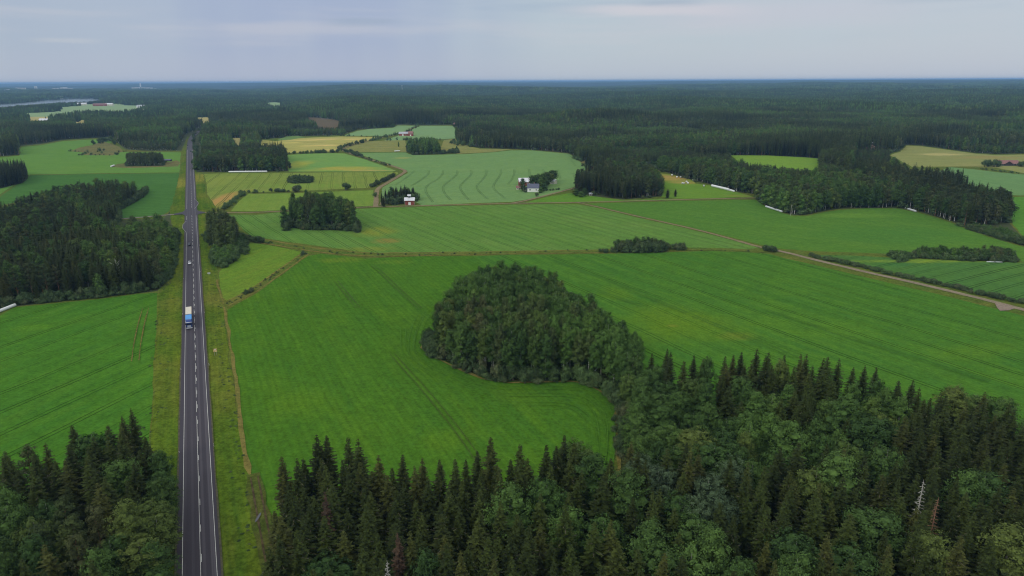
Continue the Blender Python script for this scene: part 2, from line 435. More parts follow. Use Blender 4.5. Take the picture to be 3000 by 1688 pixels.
# broad under-sheets: rough grass showing along all field edges, ditches and tracks
field([(380, 2100), (400, 1688), (430, 1310), (440, 1200), (452, 1000), (463, 850), (520, 800), (498, 620), (524, 508), (530, 446), (541, 420), (548, 400), (566, 402), (568, 430), (575, 505),
       (596, 505), (846, 502), (834, 447), (766, 452), (760, 408), (900, 399), (1003, 396), (1045, 381), (1149, 373), (1163, 365), (1226, 367), (1329, 366), (1336, 377), (1400, 386), (1336, 405), (1347, 421),
       (1405, 434), (1495, 437), (1558, 439), (1669, 449), (1706, 476), (1720, 495), (1750, 507), (1735, 534), (1697, 543), (1677, 568), (1829, 585), (1940, 575), (1930, 537), (1880, 499), (1932, 497),
       (1995, 519), (2034, 530), (2097, 543), (2162, 563), (2214, 569), (2214, 585), (2246, 604), (2292, 622), (2325, 630), (2362, 630), (2411, 619), (2455, 612), (2628, 609), (2688, 619), (2746, 636), (2790, 649), (2832, 669),
       (3000, 717), (3300, 800), (3700, 1100), (3700, 1700), (1200, 1900), (700, 2100)], margin, 'rough_grass', wob=0.)
field([(2948, 575), (2920, 572), (2880, 520, 't'), (2780, 497, 't'), (2672, 489, 't'), (2640, 476, 't'), (2610, 455, 't'), (2606, 450), (2635, 443), (2655, 425), (2700, 427), (2861, 449), (2920, 452), (3000, 450), (3300, 452), (3300, 700), (2990, 690), (2958, 655)], margin, 'rough_grass', wob=0.)
field([(0, 458), (58, 454), (52, 440), (60, 428), (120, 422), (184, 410), (330, 402), (346, 420), (368, 438), (420, 442), (531, 442), (536, 505), (500, 618), (480, 640), (345, 645), (345, 612), (395, 590), (431, 560), (300, 545), (0, 640), (-200, 600), (-200, 470)], margin, 'rough_grass', wob=0.)
field([(-300, 940), (0, 903), (466, 853), (456, 1000), (440, 1250), (400, 1420), (-300, 1620)], margin, 'rough_grass', wob=0.)

# near fields
tl = ((1188, 1083), (1386, 1328)); tr = ((1616, 763), (2228, 1005))
field([(735, 1500), (733, 1394), (724, 1350), (709, 1261), (699, 1166), (686, 1071), (675, 1000), (670, 960), (666, 908), (700, 888), (752, 860), (830, 803), (903, 750), (940, 744), (1000, 750), (1070, 758), (1158, 754), (1245, 751), (1395, 751),
       (1440, 800), (1500, 950), (1600, 1060), (1760, 1110), (1800, 1160), (1803, 1240), (1800, 1400), (1700, 1560), (1300, 1560), (900, 1530)],
      field_mat('young crop', GR, GD, YG, d=tl, tram=0, streak=.55, fine=.24, rows=2.4, pn=.05,
                patches=[((1000, 762), (70, 9), S(104, 124, 40), .5), ((1150, 768), (60, 8), S(100, 122, 40), .4), ((880, 1180), (120, 60), YG, .35), ((1300, 1290), (90, 40), YG, .35), ((1180, 830), (120, 40), GD, .35)]), wob=.35)
field([(1395, 751), (1500, 747), (1660, 746), (1791, 744), (1966, 739), (2082, 736), (2199, 741), (2250, 744), (2308, 759), (2400, 780), (2541, 814), (2650, 840), (2745, 862), (2850, 888), (2920, 906), (2985, 922), (3300, 1000), (3600, 1250), (3300, 1500), (2300, 1350), (1830, 1180), (1790, 1100),
       (1760, 1060), (1600, 1000), (1500, 900), (1430, 790)],
      field_mat('grown crop', S(71, 113, 40), S(58, 103, 40), S(86, 126, 34), d=tr, tram=13., tw=.3, streak=.7, fine=.22, pn=.1,
                patches=[((1980, 945), (210, 60), S(92, 122, 28), .55, -.35), ((1800, 860), (60, 26), S(88, 122, 30), .4), ((2160, 985), (60, 14), S(112, 120, 44), .35), ((2860, 1030), (190, 22), S(86, 120, 36), .4, -.3), ((1970, 955), (22, 5), S(112, 112, 48), .4)]), wob=.35)
field([(645, 840), (642, 800), (668, 762), (700, 731), (730, 714), (752, 714), (808, 722), (884, 739), (830, 782), (755, 833), (705, 868), (668, 886), (655, 872)],
      field_mat('hay meadow', S(84, 120, 42), S(92, 125, 44), S(108, 120, 50), d=((700, 800), (860, 730)), streak=.7, pn=.1), wob=.35)
field([(-300, 945), (0, 926), (44, 901), (175, 888), (291, 877), (408, 862), (462, 858), (460, 900), (455, 1000), (449, 1100), (444, 1215), (436, 1300), (400, 1420), (-300, 1600)],
      field_mat('left crop', S(68, 114, 36), S(57, 103, 36), S(86, 122, 40), d=((0, 1090), (400, 940)), tram=15., tw=.3, streak=.6, fine=.24, patches=[((90, 960), (60, 14), S(80, 124, 34), .5), ((430, 1100), (25, 50), S(80, 124, 40), .4)]), wob=.35)
field([(316, 702), (322, 680), (345, 672), (376, 668), (378, 700), (372, 712), (330, 712)], field_mat('glade grass', S(74, 124, 44), S(64, 112, 40), S(90, 128, 48), streak=.3))
# middle fields
field([(662, 630), (750, 630), (823, 622), (1045, 613), (1128, 609), (1361, 603), (1500, 600), (1560, 599), (1692, 599), (1760, 612), (1878, 641), (2000, 667), (2082, 688), (2180, 714), (2222, 726), (2199, 730), (2053, 726), (1954, 725), (1791, 730), (1650, 735), (1500, 737),
       (1332, 739), (1128, 742), (1041, 737), (954, 724), (837, 708), (750, 695), (730, 690), (712, 672), (690, 648)],
      field_mat('striped ley', S(88, 126, 62), S(80, 120, 52), S(108, 136, 70), d=((1250, 640), (1500, 730)), streak=.75, tram=9., tw=.25, fine=.16,
                patches=[((1130, 706), (50, 9), S(122, 112, 60), .8), ((1100, 678), (70, 16), S(116, 126, 48), .7), ((1060, 730), (110, 8), S(110, 122, 50), .6), ((850, 690), (150, 14), S(84, 126, 58), .4), ((1520, 700), (90, 20), S(74, 116, 56), .5)]), wob=.5)
field([(1720, 597), (1820, 594), (2010, 589), (2214, 586), (2246, 607), (2292, 625), (2325, 634), (2362, 634), (2411, 623), (2455, 616), (2550, 610), (2628, 612), (2688, 623), (2746, 640), (2790, 654), (2832, 672), (2900, 696), (2990, 722), (3300, 820), (3300, 860), (2990, 766),
       (2880, 756), (2700, 746), (2600, 744), (2500, 740), (2396, 737), (2297, 730), (2255, 724), (2082, 680), (1878, 634)],
      field_mat('dense crop', S(77, 117, 46), S(68, 109, 44), S(92, 128, 52), d=((2250, 650), (2600, 700)), streak=.5, fine=.2,
                patches=[((2600, 690), (260, 28), S(62, 108, 50), .5), ((2480, 632), (180, 8), S(92, 130, 52), .6)]), wob=.5)
field([(2380, 748), (2500, 749), (2600, 755), (2700, 760), (2850, 765), (3000, 770), (3300, 800), (3300, 960), (2996, 888), (2920, 872), (2745, 830), (2600, 795), (2460, 764)],
      field_mat('blue green crop', S(72, 112, 54), S(65, 105, 54), S(88, 122, 50), d=((2640, 790), (2780, 760)), streak=.5, tram=10., fine=.18, patches=[((2700, 765), (280, 6), S(112, 138, 48), .8), ((2620, 775), (60, 7), S(46, 92, 52), .5)]), wob=.4)
field([(2952, 578), (3300, 576), (3300, 760), (3000, 695), (2972, 664), (2962, 640)], field_mat('bright ley', S(80, 128, 50), S(72, 120, 46), S(92, 134, 56), streak=.4))
field([(2672, 490, 't'), (2780, 490), (2850, 496), (2920, 505), (3000, 512), (3300, 530), (3300, 574), (3000, 573), (2925, 572), (2880, 520, 't'), (2780, 497, 't')],
      field_mat('pale crop east', S(98, 134, 88), S(90, 128, 82), S(108, 140, 92), d=((2850, 520), (3000, 550)), streak=.5, fine=.12), wob=0.)
field([(2606, 455), (2637, 445), (2657, 427), (2700, 429), (2861, 451), (2920, 455), (3000, 453), (3300, 455), (3300, 500), (3000, 508), (2920, 492), (2860, 488), (2672, 489)],
      field_mat('tan meadow', S(126, 134, 84), S(114, 128, 78), S(144, 142, 94), d=((2650, 450), (2950, 462)), streak=.8, fine=.15, patches=[((2760, 453), (90, 4), S(164, 160, 112), .8), ((2900, 462), (120, 6), S(134, 118, 80), .5)]), wob=.8)
field([(1893, 515), (1928, 508), (1966, 511), (2030, 528), (2036, 538), (2100, 546), (2170, 567), (2208, 577), (2100, 580), (1995, 582), (1937, 578), (1942, 565), (1930, 537)],
      field_mat('mown hay field', S(94, 132, 48), S(88, 126, 46), S(110, 134, 56), d=((1940, 560), (2160, 570)), streak=.5, fine=.14,
                patches=[((1965, 521), (85, 11), S(146, 130, 74), 1.), ((2010, 536), (60, 5), S(140, 130, 72), .9), ((2180, 574), (60, 4), S(116, 124, 60), .6)]), wob=.6)
field([(1540, 594), (1600, 578), (1686, 563), (1721, 573), (1829, 588), (1937, 583), (2205, 580), (2000, 586), (1820, 590), (1690, 593)],
      field_mat('wedge ley', S(86, 128, 44), S(80, 122, 44), S(104, 128, 56), streak=.4), wob=.5)
field([(1050, 448), (1187, 447), (1210, 455), (1361, 452), (1440, 447), (1500, 441), (1558, 441), (1669, 451), (1704, 478), (1718, 496), (1748, 508), (1733, 534), (1694, 545), (1620, 567), (1556, 583), (1500, 592), (1361, 597), (1235, 602), (1215, 590), (1120, 590), (1117, 565), (1122, 549), (1195, 507), (1192, 499), (1130, 477), (1056, 454)],
      field_mat('pale crop', S(102, 138, 88), S(96, 132, 82), S(114, 144, 88), d=((1250, 560), (1500, 520)), streak=.4, fine=.12, patches=[((1180, 463), (30, 3), S(130, 142, 84), .8)]), wob=.6)
field([(1004, 438), (1040, 425), (1072, 415), (1134, 412), (1187, 411), (1192, 445), (1056, 446)], mead, wob=.6)
field([(1300, 411), (1335, 407), (1345, 421), (1405, 436), (1500, 438), (1440, 446), (1340, 451), (1290, 440)], mead, wob=.6)
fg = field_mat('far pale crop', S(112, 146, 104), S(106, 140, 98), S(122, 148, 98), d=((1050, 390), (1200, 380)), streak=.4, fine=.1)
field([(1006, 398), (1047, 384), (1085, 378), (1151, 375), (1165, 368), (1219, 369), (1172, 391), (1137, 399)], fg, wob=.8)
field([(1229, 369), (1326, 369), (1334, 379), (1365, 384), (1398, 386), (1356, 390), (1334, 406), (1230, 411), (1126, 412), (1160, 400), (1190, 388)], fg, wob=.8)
ys = [((px_, py_), (rx_, 1.7), S(*c_), .85) for px_, py_, rx_, c_ in [(800, 428, 28, (196, 186, 118)), (850, 419, 40, (188, 178, 108)), (900, 411, 60, (202, 184, 124)), (960, 408, 60, (198, 178, 124)), (830, 435, 40, (126, 130, 74)), (920, 417, 50, (132, 134, 76)),
      (960, 426, 50, (206, 184, 126)), (900, 428, 30, (190, 178, 108)), (860, 440, 60, (136, 136, 74)), (1030, 408, 40, (196, 176, 118)), (1050, 414, 30, (146, 142, 86)), (1000, 421, 40, (140, 138, 80)), (780, 445, 40, (188, 176, 108)), (960, 440, 50, (186, 172, 104))]]
field([(764, 410), (808, 414), (860, 407), (896, 404), (997, 400), (1120, 402), (1091, 411), (1040, 421), (992, 437), (975, 444), (900, 447), (768, 450)], field_mat('yellow grain', S(156, 158, 92), S(142, 148, 86), S(172, 168, 110), d=((770, 430), (900, 415)), streak=.5, fine=.1, patches=ys), wob=.8)
field([(808, 412), (840, 399), (870, 398), (896, 402), (850, 410)], field_mat('green corner', S(98, 130, 76), S(92, 124, 72), S(108, 134, 80)), wob=.8)
field([(834, 455), (900, 451), (985, 449), (1008, 450), (1060, 465), (1110, 482), (1160, 500), (1150, 503), (846, 503)],
      field_mat('two tone ley', S(104, 144, 78), S(96, 138, 74), S(116, 146, 76), d=((900, 460), (1100, 490)), streak=.5, fine=.12,
                patches=[((870, 482), (50, 14), S(140, 150, 66), .9), ((1010, 494), (120, 7), S(146, 146, 68), .95), ((1080, 500), (80, 3), S(156, 144, 84), .8), ((930, 500), (90, 3), S(130, 146, 64), .7)]), wob=.6)
field([(598, 510), (700, 507), (846, 507), (1000, 505), (1164, 505), (1166, 509), (1150, 517), (1115, 535), (1083, 551), (1000, 554), (866, 561), (750, 563), (712, 562), (690, 575), (650, 612), (636, 614), (628, 600), (608, 570), (604, 535)],
      field_mat('olive ley', S(112, 132, 64), S(102, 127, 58), S(122, 136, 68), d=((640, 600), (720, 520)), streak=.7, fine=.14, tram=12.,
                patches=[((640, 590), (46, 34), S(152, 128, 78), 1.), ((900, 545), (180, 8), S(100, 136, 56), .5), ((640, 530), (60, 20), S(122, 138, 62), .5)]), wob=.5)
field([(728, 568), (750, 569), (866, 566), (1000, 561), (1094, 558), (1096, 603), (1041, 606), (920, 613), (823, 617), (740, 620), (676, 619), (700, 590)],
      field_mat('mown strip', S(104, 134, 58), S(96, 127, 55), S(122, 138, 62), d=((1000, 605), (1000, 560)), streak=.6, fine=.14), wob=.5)
# left fields
field([(-200, 480), (0, 462), (56, 457), (62, 447), (56, 440), (64, 431), (122, 426), (184, 414), (328, 406), (338, 412), (300, 430), (280, 440), (350, 446), (380, 446), (530, 447), (528, 470), (526, 506), (300, 508), (90, 512), (0, 570), (-200, 620)],
      field_mat('west ley', S(92, 132, 62), S(82, 124, 57), S(104, 134, 62), d=((100, 480), (500, 470)), streak=.7, fine=.12), wob=.6)
field([(-200, 640), (0, 578), (90, 514), (300, 510), (525, 508), (516, 555), (497, 618), (470, 634), (400, 640), (345, 640), (345, 612), (395, 590), (431, 560), (300, 545)],
      field_mat('dark crop', S(70, 111, 53), S(61, 102, 50), S(74, 116, 60), d=((100, 540), (500, 530)), streak=.6, rows=9., fine=.14), wob=.6)
field([(204, 444), (235, 432), (276, 424), (300, 414), (349, 430), (361, 444), (329, 456), (242, 455), (255, 448)], scrub, 'scrub', wob=1.5)
field([(326, 490), (345, 481), (372, 478), (478, 478), (520, 470), (530, 478), (520, 488), (470, 490), (380, 493)], scrub, 'scrub', wob=1.)
# openings in the far woods
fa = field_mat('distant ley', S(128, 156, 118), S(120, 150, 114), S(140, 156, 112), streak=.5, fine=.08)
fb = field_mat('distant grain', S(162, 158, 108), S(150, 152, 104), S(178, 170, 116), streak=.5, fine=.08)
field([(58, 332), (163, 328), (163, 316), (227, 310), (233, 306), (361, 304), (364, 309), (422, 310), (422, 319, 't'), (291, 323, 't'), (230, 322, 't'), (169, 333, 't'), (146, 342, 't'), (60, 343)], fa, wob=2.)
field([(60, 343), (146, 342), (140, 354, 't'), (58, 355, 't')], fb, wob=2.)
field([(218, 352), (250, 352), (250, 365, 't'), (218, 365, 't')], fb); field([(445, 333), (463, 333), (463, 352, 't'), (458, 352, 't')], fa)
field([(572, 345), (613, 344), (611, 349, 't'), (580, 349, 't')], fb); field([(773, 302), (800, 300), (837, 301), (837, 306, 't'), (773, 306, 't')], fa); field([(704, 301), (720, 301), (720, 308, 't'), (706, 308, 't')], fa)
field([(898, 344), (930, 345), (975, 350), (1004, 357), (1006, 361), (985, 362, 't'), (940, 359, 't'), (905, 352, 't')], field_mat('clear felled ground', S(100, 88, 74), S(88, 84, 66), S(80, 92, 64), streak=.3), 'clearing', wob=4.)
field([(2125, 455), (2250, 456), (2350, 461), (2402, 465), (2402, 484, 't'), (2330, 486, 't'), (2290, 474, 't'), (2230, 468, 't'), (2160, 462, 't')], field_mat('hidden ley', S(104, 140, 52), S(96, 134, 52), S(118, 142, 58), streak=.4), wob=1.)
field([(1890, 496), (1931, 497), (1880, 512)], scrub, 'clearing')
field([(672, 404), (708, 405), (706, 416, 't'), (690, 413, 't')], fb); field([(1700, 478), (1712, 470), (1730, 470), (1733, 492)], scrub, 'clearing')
# lake
wm = mat('lake water', lambda t, b: (.10, .12, .14), .12, .5)
lake = poly([(0, 305), (60, 301), (102, 297), (150, 292), (200, 289.5), (250, 288), (306, 288), (306, 292, 't'), (239, 295, 't'), (128, 302, 't'), (67, 306, 't'), (0, 314, 't'), (-150, 323, 't'), (-150, 312)])
tag(sheet('lake', lake, wm, z=.6), kind='structure'); open_px.append(lake)

for pg in open_px:
    P_ = np.array(pg); OPENB.append((pg, (P_[:, 0].min(), P_[:, 0].max(), P_[:, 1].min(), P_[:, 1].max())))
ground_sheet()

# ------------------------------------------------------------------ wheel tracks in the crops
def tracks(name, lines, m, gap=1.9, w_=.45, curve=2, z=.42):
    mb = MB()
    for ln in lines:
        pts = resample(chaikin([G(*p) for p in ln], curve), 4.)
        for s_ in (-1, 1): ribbon(mb, pts, w_, w_, z, s_*gap/2, .12)
    return tag(mb.build(name, m), kind='structure')
cv = lambda X0, L: [(X0+x/3.435, 220+y/3.435) for x, y in L]
A, B = 750, 1500
tracks('wheel_tracks', [cv(A, q) for q in ([(1590, 965), (1560, 1000), (1480, 1060), (1400, 1110)], [(1738, 965), (1738, 1000), (1660, 1060), (1560, 1120)], [(1885, 962), (1880, 1000), (1820, 1060), (1735, 1100), (1700, 1150), (1720, 1200), (1750, 1240), (1780, 1280)],
    [(2025, 962), (2028, 1000), (1970, 1050), (1890, 1110), (1880, 1150), (1900, 1200), (1960, 1262)], [(2165, 960), (2172, 1000), (2110, 1060), (2055, 1110), (2055, 1150), (2090, 1200), (2140, 1258)], [(2318, 955), (2320, 1000), (2280, 1060), (2222, 1110), (2225, 1150), (2270, 1200), (2338, 1255)],
    [(2462, 950), (2465, 1000), (2430, 1050), (2388, 1110), (2390, 1150), (2440, 1190), (2510, 1245)])]
    + [cv(B, q) for q in ([(22, 952), (25, 1000), (0, 1050), (-40, 1100)], [(170, 950), (180, 1000), (160, 1045)], [(310, 950), (330, 1000)], [(460, 955), (475, 1000), (485, 1055)], [(590, 850), (640, 920)], [(615, 990), (630, 1030), (650, 1085)], [(740, 1020), (765, 1065)])],
    plain('crushed pale crop', S(70, 102, 56), .9, .05, .2), gap=1.5, w_=.30)
tracks('wheel_tracks', [[(1150, 1040), (1188, 1083), (1240, 1140), (1290, 1200), (1340, 1262), (1392, 1336), (1420, 1380)], [(1093, 780), (1120, 803), (1160, 842), (1230, 905)], [(985, 826), (1020, 868), (1050, 905)]], plain('crushed crop', S(60, 84, 34), .9, .05, .25), w_=.4)
tracks('wheel_tracks', [[(427, 905), (414, 950), (404, 1000), (396, 1060)]], plain('bare earth tracks', S(92, 88, 48), .95, .05, .4, .4), gap=2.6, w_=.4)
tracks('wheel_tracks', [[(1616, 763), (1800, 830), (1930, 885), (2080, 948), (2228, 1005), (2330, 1050)], [(1700, 834), (1800, 872), (1900, 905)], [(2250, 912), (2560, 1015), (2900, 1120)]], plain('pressed crop', S(50, 88, 32), .9, .05, .25), gap=2.3, w_=.3)

tracks('wheel_tracks', [[(1300, 880), (1262, 905), (1232, 960), (1222, 1000), (1221, 1036), (1290, 1078), (1390, 1120), (1460, 1140), (1600, 1138), (1700, 1138), (1762, 1168), (1788, 1225), (1792, 1300), (1780, 1380)],
    [(1280, 875), (1240, 905), (1214, 955), (1204, 1000), (1204, 1046), (1280, 1096), (1385, 1138), (1460, 1160), (1600, 1158), (1690, 1160), (1740, 1190), (1762, 1240), (1768, 1310), (1752, 1390)],
    [(1180, 960), (1184, 1050), (1270, 1118), (1380, 1160), (1460, 1184), (1600, 1184), (1670, 1188), (1712, 1216), (1736, 1260), (1742, 1320), (1722, 1390)]], plain('pressed young crop', S(64, 105, 32), .9, .05, .2), gap=2.2, w_=.22)

# ------------------------------------------------------------------ verges, margins, tracks, highway
field([(523, 2300), (523, 1688), (538, 1000), (545, 600), (550.5, 425), (536, 444), (530, 500), (497, 622), (512, 690), (518, 770), (500, 830), (466, 862), (455, 1000), (448, 1215), (440, 1500), (425, 2300)], verge_m, 'verge', wob=.8)
field([(646, 2300), (642, 1688), (603, 1000), (574, 600), (565, 430), (576, 505), (596, 512), (604, 570), (634, 616), (600, 640), (600, 700), (622, 745), (640, 800), (638, 845), (652, 890), (664, 960), (670, 1040), (692, 1166), (704, 1261), (722, 1370), (745, 1500), (800, 1800), (830, 2300)], verge_m, 'verge', wob=.8)
tan = field_mat('dry grass', S(112, 106, 62), S(102, 102, 56), S(88, 102, 46), streak=.2, fine=.3, pn=.1)
dirt = field_mat('gravel', S(128, 120, 100), S(114, 108, 88), S(120, 120, 84), streak=.2, fine=.2)
strip('dirt_path', [(636, 820), (644, 862), (655, 890), (661, 920), (669, 970), (674, 1010), (686, 1071), (699, 1166), (708, 1261), (723, 1356), (736, 1405)], 1.15, tan, curve=1, wob=.55)
strip('grass_margin', [(655, 900), (690, 880), (752, 846), (830, 790), (903, 742)], 5.2, margin, curve=1, wob=.6)
strip('grass_margin', [(668, 898), (700, 882), (752, 855), (830, 799), (903, 746)], 1.2, tan, curve=0)
strip('grass_margin', [(660, 885), (690, 872), (750, 837), (830, 782), (890, 740)], 1.0, tan, curve=0)
strip('ditch', [(720, 702), (760, 705), (808, 714), (880, 727), (960, 738), (1050, 746), (1128, 748), (1332, 744), (1500, 741), (1791, 737), (1966, 732), (2082, 730), (2199, 735), (2250, 738)], 7., margin, curve=1, wob=1.)
for o_ in ((0, -6), (0, 5)):
    strip('grass_margin', [(730, 703+o_[1]), (808, 714+o_[1]), (880, 727+o_[1]), (960, 738+o_[1]), (1050, 746+o_[1]*.9), (1128, 748+o_[1]*.9), (1332, 744+o_[1]*.8), (1500, 741+o_[1]*.7), (1791, 737+o_[1]*.7)], 1.3, tan, curve=1, wob=.8)
for pts_ in ([(1240, 1000), (1238, 1026), (1300, 1061), (1400, 1106), (1462, 1122), (1600, 1120), (1700, 1120), (1745, 1138), (1790, 1170)], [(1803, 1200), (1815, 1290), (1808, 1400)]):
    strip('grass_margin', pts_, 1.0, tan, curve=1, wob=1.)
r_e, RD4 = strip('dirt_road', [(1692, 594), (1760, 609), (1878, 637), (2000, 664), (2082, 684), (2150, 703), (2222, 724), (2262, 732)], 1.9, dirt, w1=3.0, curve=1)
strip('dirt_road', [(2255, 730), (2310, 742), (2366, 757), (2450, 777), (2541, 799), (2650, 823), (2745, 845), (2850, 870), (2920, 888), (3000, 909), (3200, 960)], 3.6, field_mat('grey gravel', S(132, 126, 112), S(118, 114, 100), S(110, 112, 90), streak=.2, fine=.2), w1=4.4, curve=1)
sheet('gravel_patch', poly([(2915, 890), (2950, 893), (2975, 905), (2955, 910), (2930, 912), (2920, 902)]), plain('crushed stone', S(122, 114, 106), .95, .1, .2), wob=.5)
strip('dirt_road', [(576, 623.5), (600, 624), (662, 624.5), (750, 623), (823, 620), (920, 615), (1041, 608.5), (1128, 606), (1240, 603.5), (1361, 600.5), (1500, 596.5), (1600, 595.5), (1692, 593.5), (1760, 592), (1820, 590.5), (2010, 585), (2213, 580.5)], 3.2, dirt, curve=1)
strip('dirt_road', [(1101, 606), (1102, 590), (1102, 569), (1107, 552), (1130, 539), (1160, 521), (1187, 505), (1186, 500), (1169, 493), (1120, 478), (1041, 455), (1010, 444), (1000, 438), (1030, 426), (1070, 415), (1120, 403), (1172, 392), (1200, 380), (1227, 367)], 4.6, dirt, curve=1)
strip('dirt_road', [(1500, 596), (1530, 591), (1558, 584), (1620, 568), (1690, 550), (1700, 546)], 3.2, dirt, curve=1)
strip('dirt_road', [(1116, 601), (1122, 590), (1128, 583), (1132, 580)], 3., dirt, curve=1); strip('dirt_road', [(1878, 512), (1905, 507), (1932, 499), (1960, 494)], 3., dirt, curve=1)
strip('dirt_road', [(548, 625), (520, 628), (500, 630), (450, 634), (400, 639), (364, 641), (340, 645)], 4., field_mat('grey gravel road', S(120, 120, 122), S(110, 110, 112), S(110, 112, 104), streak=.2), curve=1)
strip('dirt_path', [(742, 1390), (752, 1440), (763, 1500), (775, 1560), (790, 1640), (815, 1800)], 4.5, field_mat('wet track', S(78, 88, 44), S(66, 84, 36), S(92, 82, 56), streak=.3, fine=.35, pn=.3), curve=1, wob=.8)
tracks('wheel_tracks', [[(745, 1400), (755, 1450), (764, 1500), (776, 1560), (790, 1640), (815, 1800)]], plain('muddy ruts', S(70, 64, 46), .95, .1, .35, .6), gap=1.9, w_=.5)
sheet('puddle', [(G(757, 1520)[0]+1.0*math.cos(a)*.35, G(757, 1520)[1]+math.sin(a)*2.) for a in np.linspace(0, 6.28, 14)[:-1]], mat('puddle water', lambda t, b: (.07, .07, .07), .1, .5), z=.47)

# highway: straight to the far bend
P0 = G(583.5, 1688); P1 = G(556., 440)
dr = Vector((P1[0]-P0[0], P1[1]-P0[1])); Lr = dr.length; dr /= Lr; nr = Vector((-dr.y, dr.x))      # nr points to the left of travel away from the camera
def R(s, off, z=0.): return (P0[0]+dr.x*s+nr.x*off, P0[1]+dr.y*s+nr.y*off, z)
def s_of(px, py): g = G(px, py); return (g[0]-P0[0])*dr.x+(g[1]-P0[1])*dr.y
def off_of(px, py): g = G(px, py); return (g[0]-P0[0])*nr.x+(g[1]-P0[1])*nr.y
E = [R(Lr, 0)[:2]] + [G(*p) for p in ((556.8, 425), (558.5, 412), (563, 401), (573, 392), (590, 382), (614, 371), (640, 362))]
cl = [R(s, 0)[:2] for s in np.arange(-90, Lr-5, 10)] + resample(chaikin(E, 3), 8.)
def asph(t, b):
    v = t.n('ShaderNodeTexCoord').outputs['Object']
    q = t.mapping(t.vm('SUBTRACT', v, (P0[0], P0[1], 0.)), rot=(0, 0, -math.atan2(dr.y, dr.x)))
    xx, yy, _ = t.n('ShaderNodeSeparateXYZ', {0: q}).outputs
    n1 = t.noise(v, 3., 4., .7); n2 = t.noise(t.mapping(q, scale=(.02, 1.4, 1)), 1., 4., .6)
    c = t.mix(n1, S(40, 38, 47), S(60, 57, 68))
    for o_, wd, am in ((-3.1, .42, .75), (-1.25, .3, .5), (2.9, .3, .35), (1.1, .3, .25)):
        k = t.sstep(t.m('ABSOLUTE', t.m('SUBTRACT', yy, o_)), wd+.15, wd-.15)
        c = t.mix(t.m('MULTIPLY', k, t.m('MULTIPLY', t.sstep(n2, .25, .6), am)), c, S(80, 80, 90))
    c = t.mix(t.sstep(n2, .55, .75, 0., .3), c, S(36, 34, 42))
    return c
road = ribbon(MB(), cl, 9.1, 9.1, .60)
sh = ribbon(MB(), cl, 9.9, 9.9, .57, 0, .2)
tag(sh.build('gravel_shoulder', plain('shoulder gravel', S(74, 76, 62), .95, .1, .25, 1.)), kind='structure')
am = mat('asphalt', asph, .75, .35)
tag(road.build('highway', am), kind='structure')
# bus bays and side road mouths
for k, pts_ in enumerate(([(567, 584), (570, 587), (580, 593), (582, 599), (579, 604), (571, 612), (567, 613)], [(547, 650), (544, 652), (535.5, 661), (535, 670), (538, 674), (546, 681), (549, 682)])):
    sheet('bus_bay', poly(pts_), am, z=.61+.01*k)
sheet('road_mouth', poly([(575, 615), (582, 620), (600, 623.5), (600, 626), (583, 629), (576, 634), (560, 630), (560, 618)]), am, z=.585)
sheet('road_mouth', poly([(545, 616), (535, 623), (510, 628.5), (510, 632), (535, 630), (543, 634), (556, 634), (556, 616)]), am, z=.59)
paint = plain('road paint', (.52, .51, .47), .6, .3, .12, 2.); pt = MB()
def line(s0, s1, off, wd, mb=pt): mb.add([R(s0, off-wd/2, .64), R(s1, off-wd/2, .64), R(s1, off+wd/2, .64), R(s0, off+wd/2, .64)], [(0, 1, 2, 3)] if True else [])
sj0, sj1 = s_of(560, 634), s_of(560, 614)
oL = off_of(543, 1000); oR = off_of(596.5, 1000)
for off in (oL, oR):
    s = -80
    while s < Lr-6:
        if not ((sj0 < s+3 and s < sj1) or (off == oL and s_of(546, 684) < s+3 and s < s_of(546, 650)) or (off == oR and s_of(570, 613) < s+3 and s < s_of(570, 583))): line(s, s+6.02, off, .14)
        s += 6
for bay in ([(546.5, 684), (544, 681), (536, 672), (535.5, 669), (536, 661), (544, 652), (546.5, 650)], [(569, 583), (571.5, 587), (580, 593.5), (581.5, 598), (579, 603), (572, 611), (571, 614)]):
    ribbon(pt, resample([G(*p) for p in bay], 3), .14, .14, .65)
s = -80.
oC = off_of(577.5, 1200)
while s < Lr-6:
    if not (sj0 < s+5 and s < sj1):
        line(s, s+3., oC-.13, .14)
        if s < 75: line(s-3.1, s+9., oC+.10, .12)
        elif s < 330: line(s-3., s+6., oC+.10, .12)
        elif s < 800: line(s+.5, s+8., oC+.08, .12)
    s += 12
tag(pt.build('road_markings', paint), kind='structure')

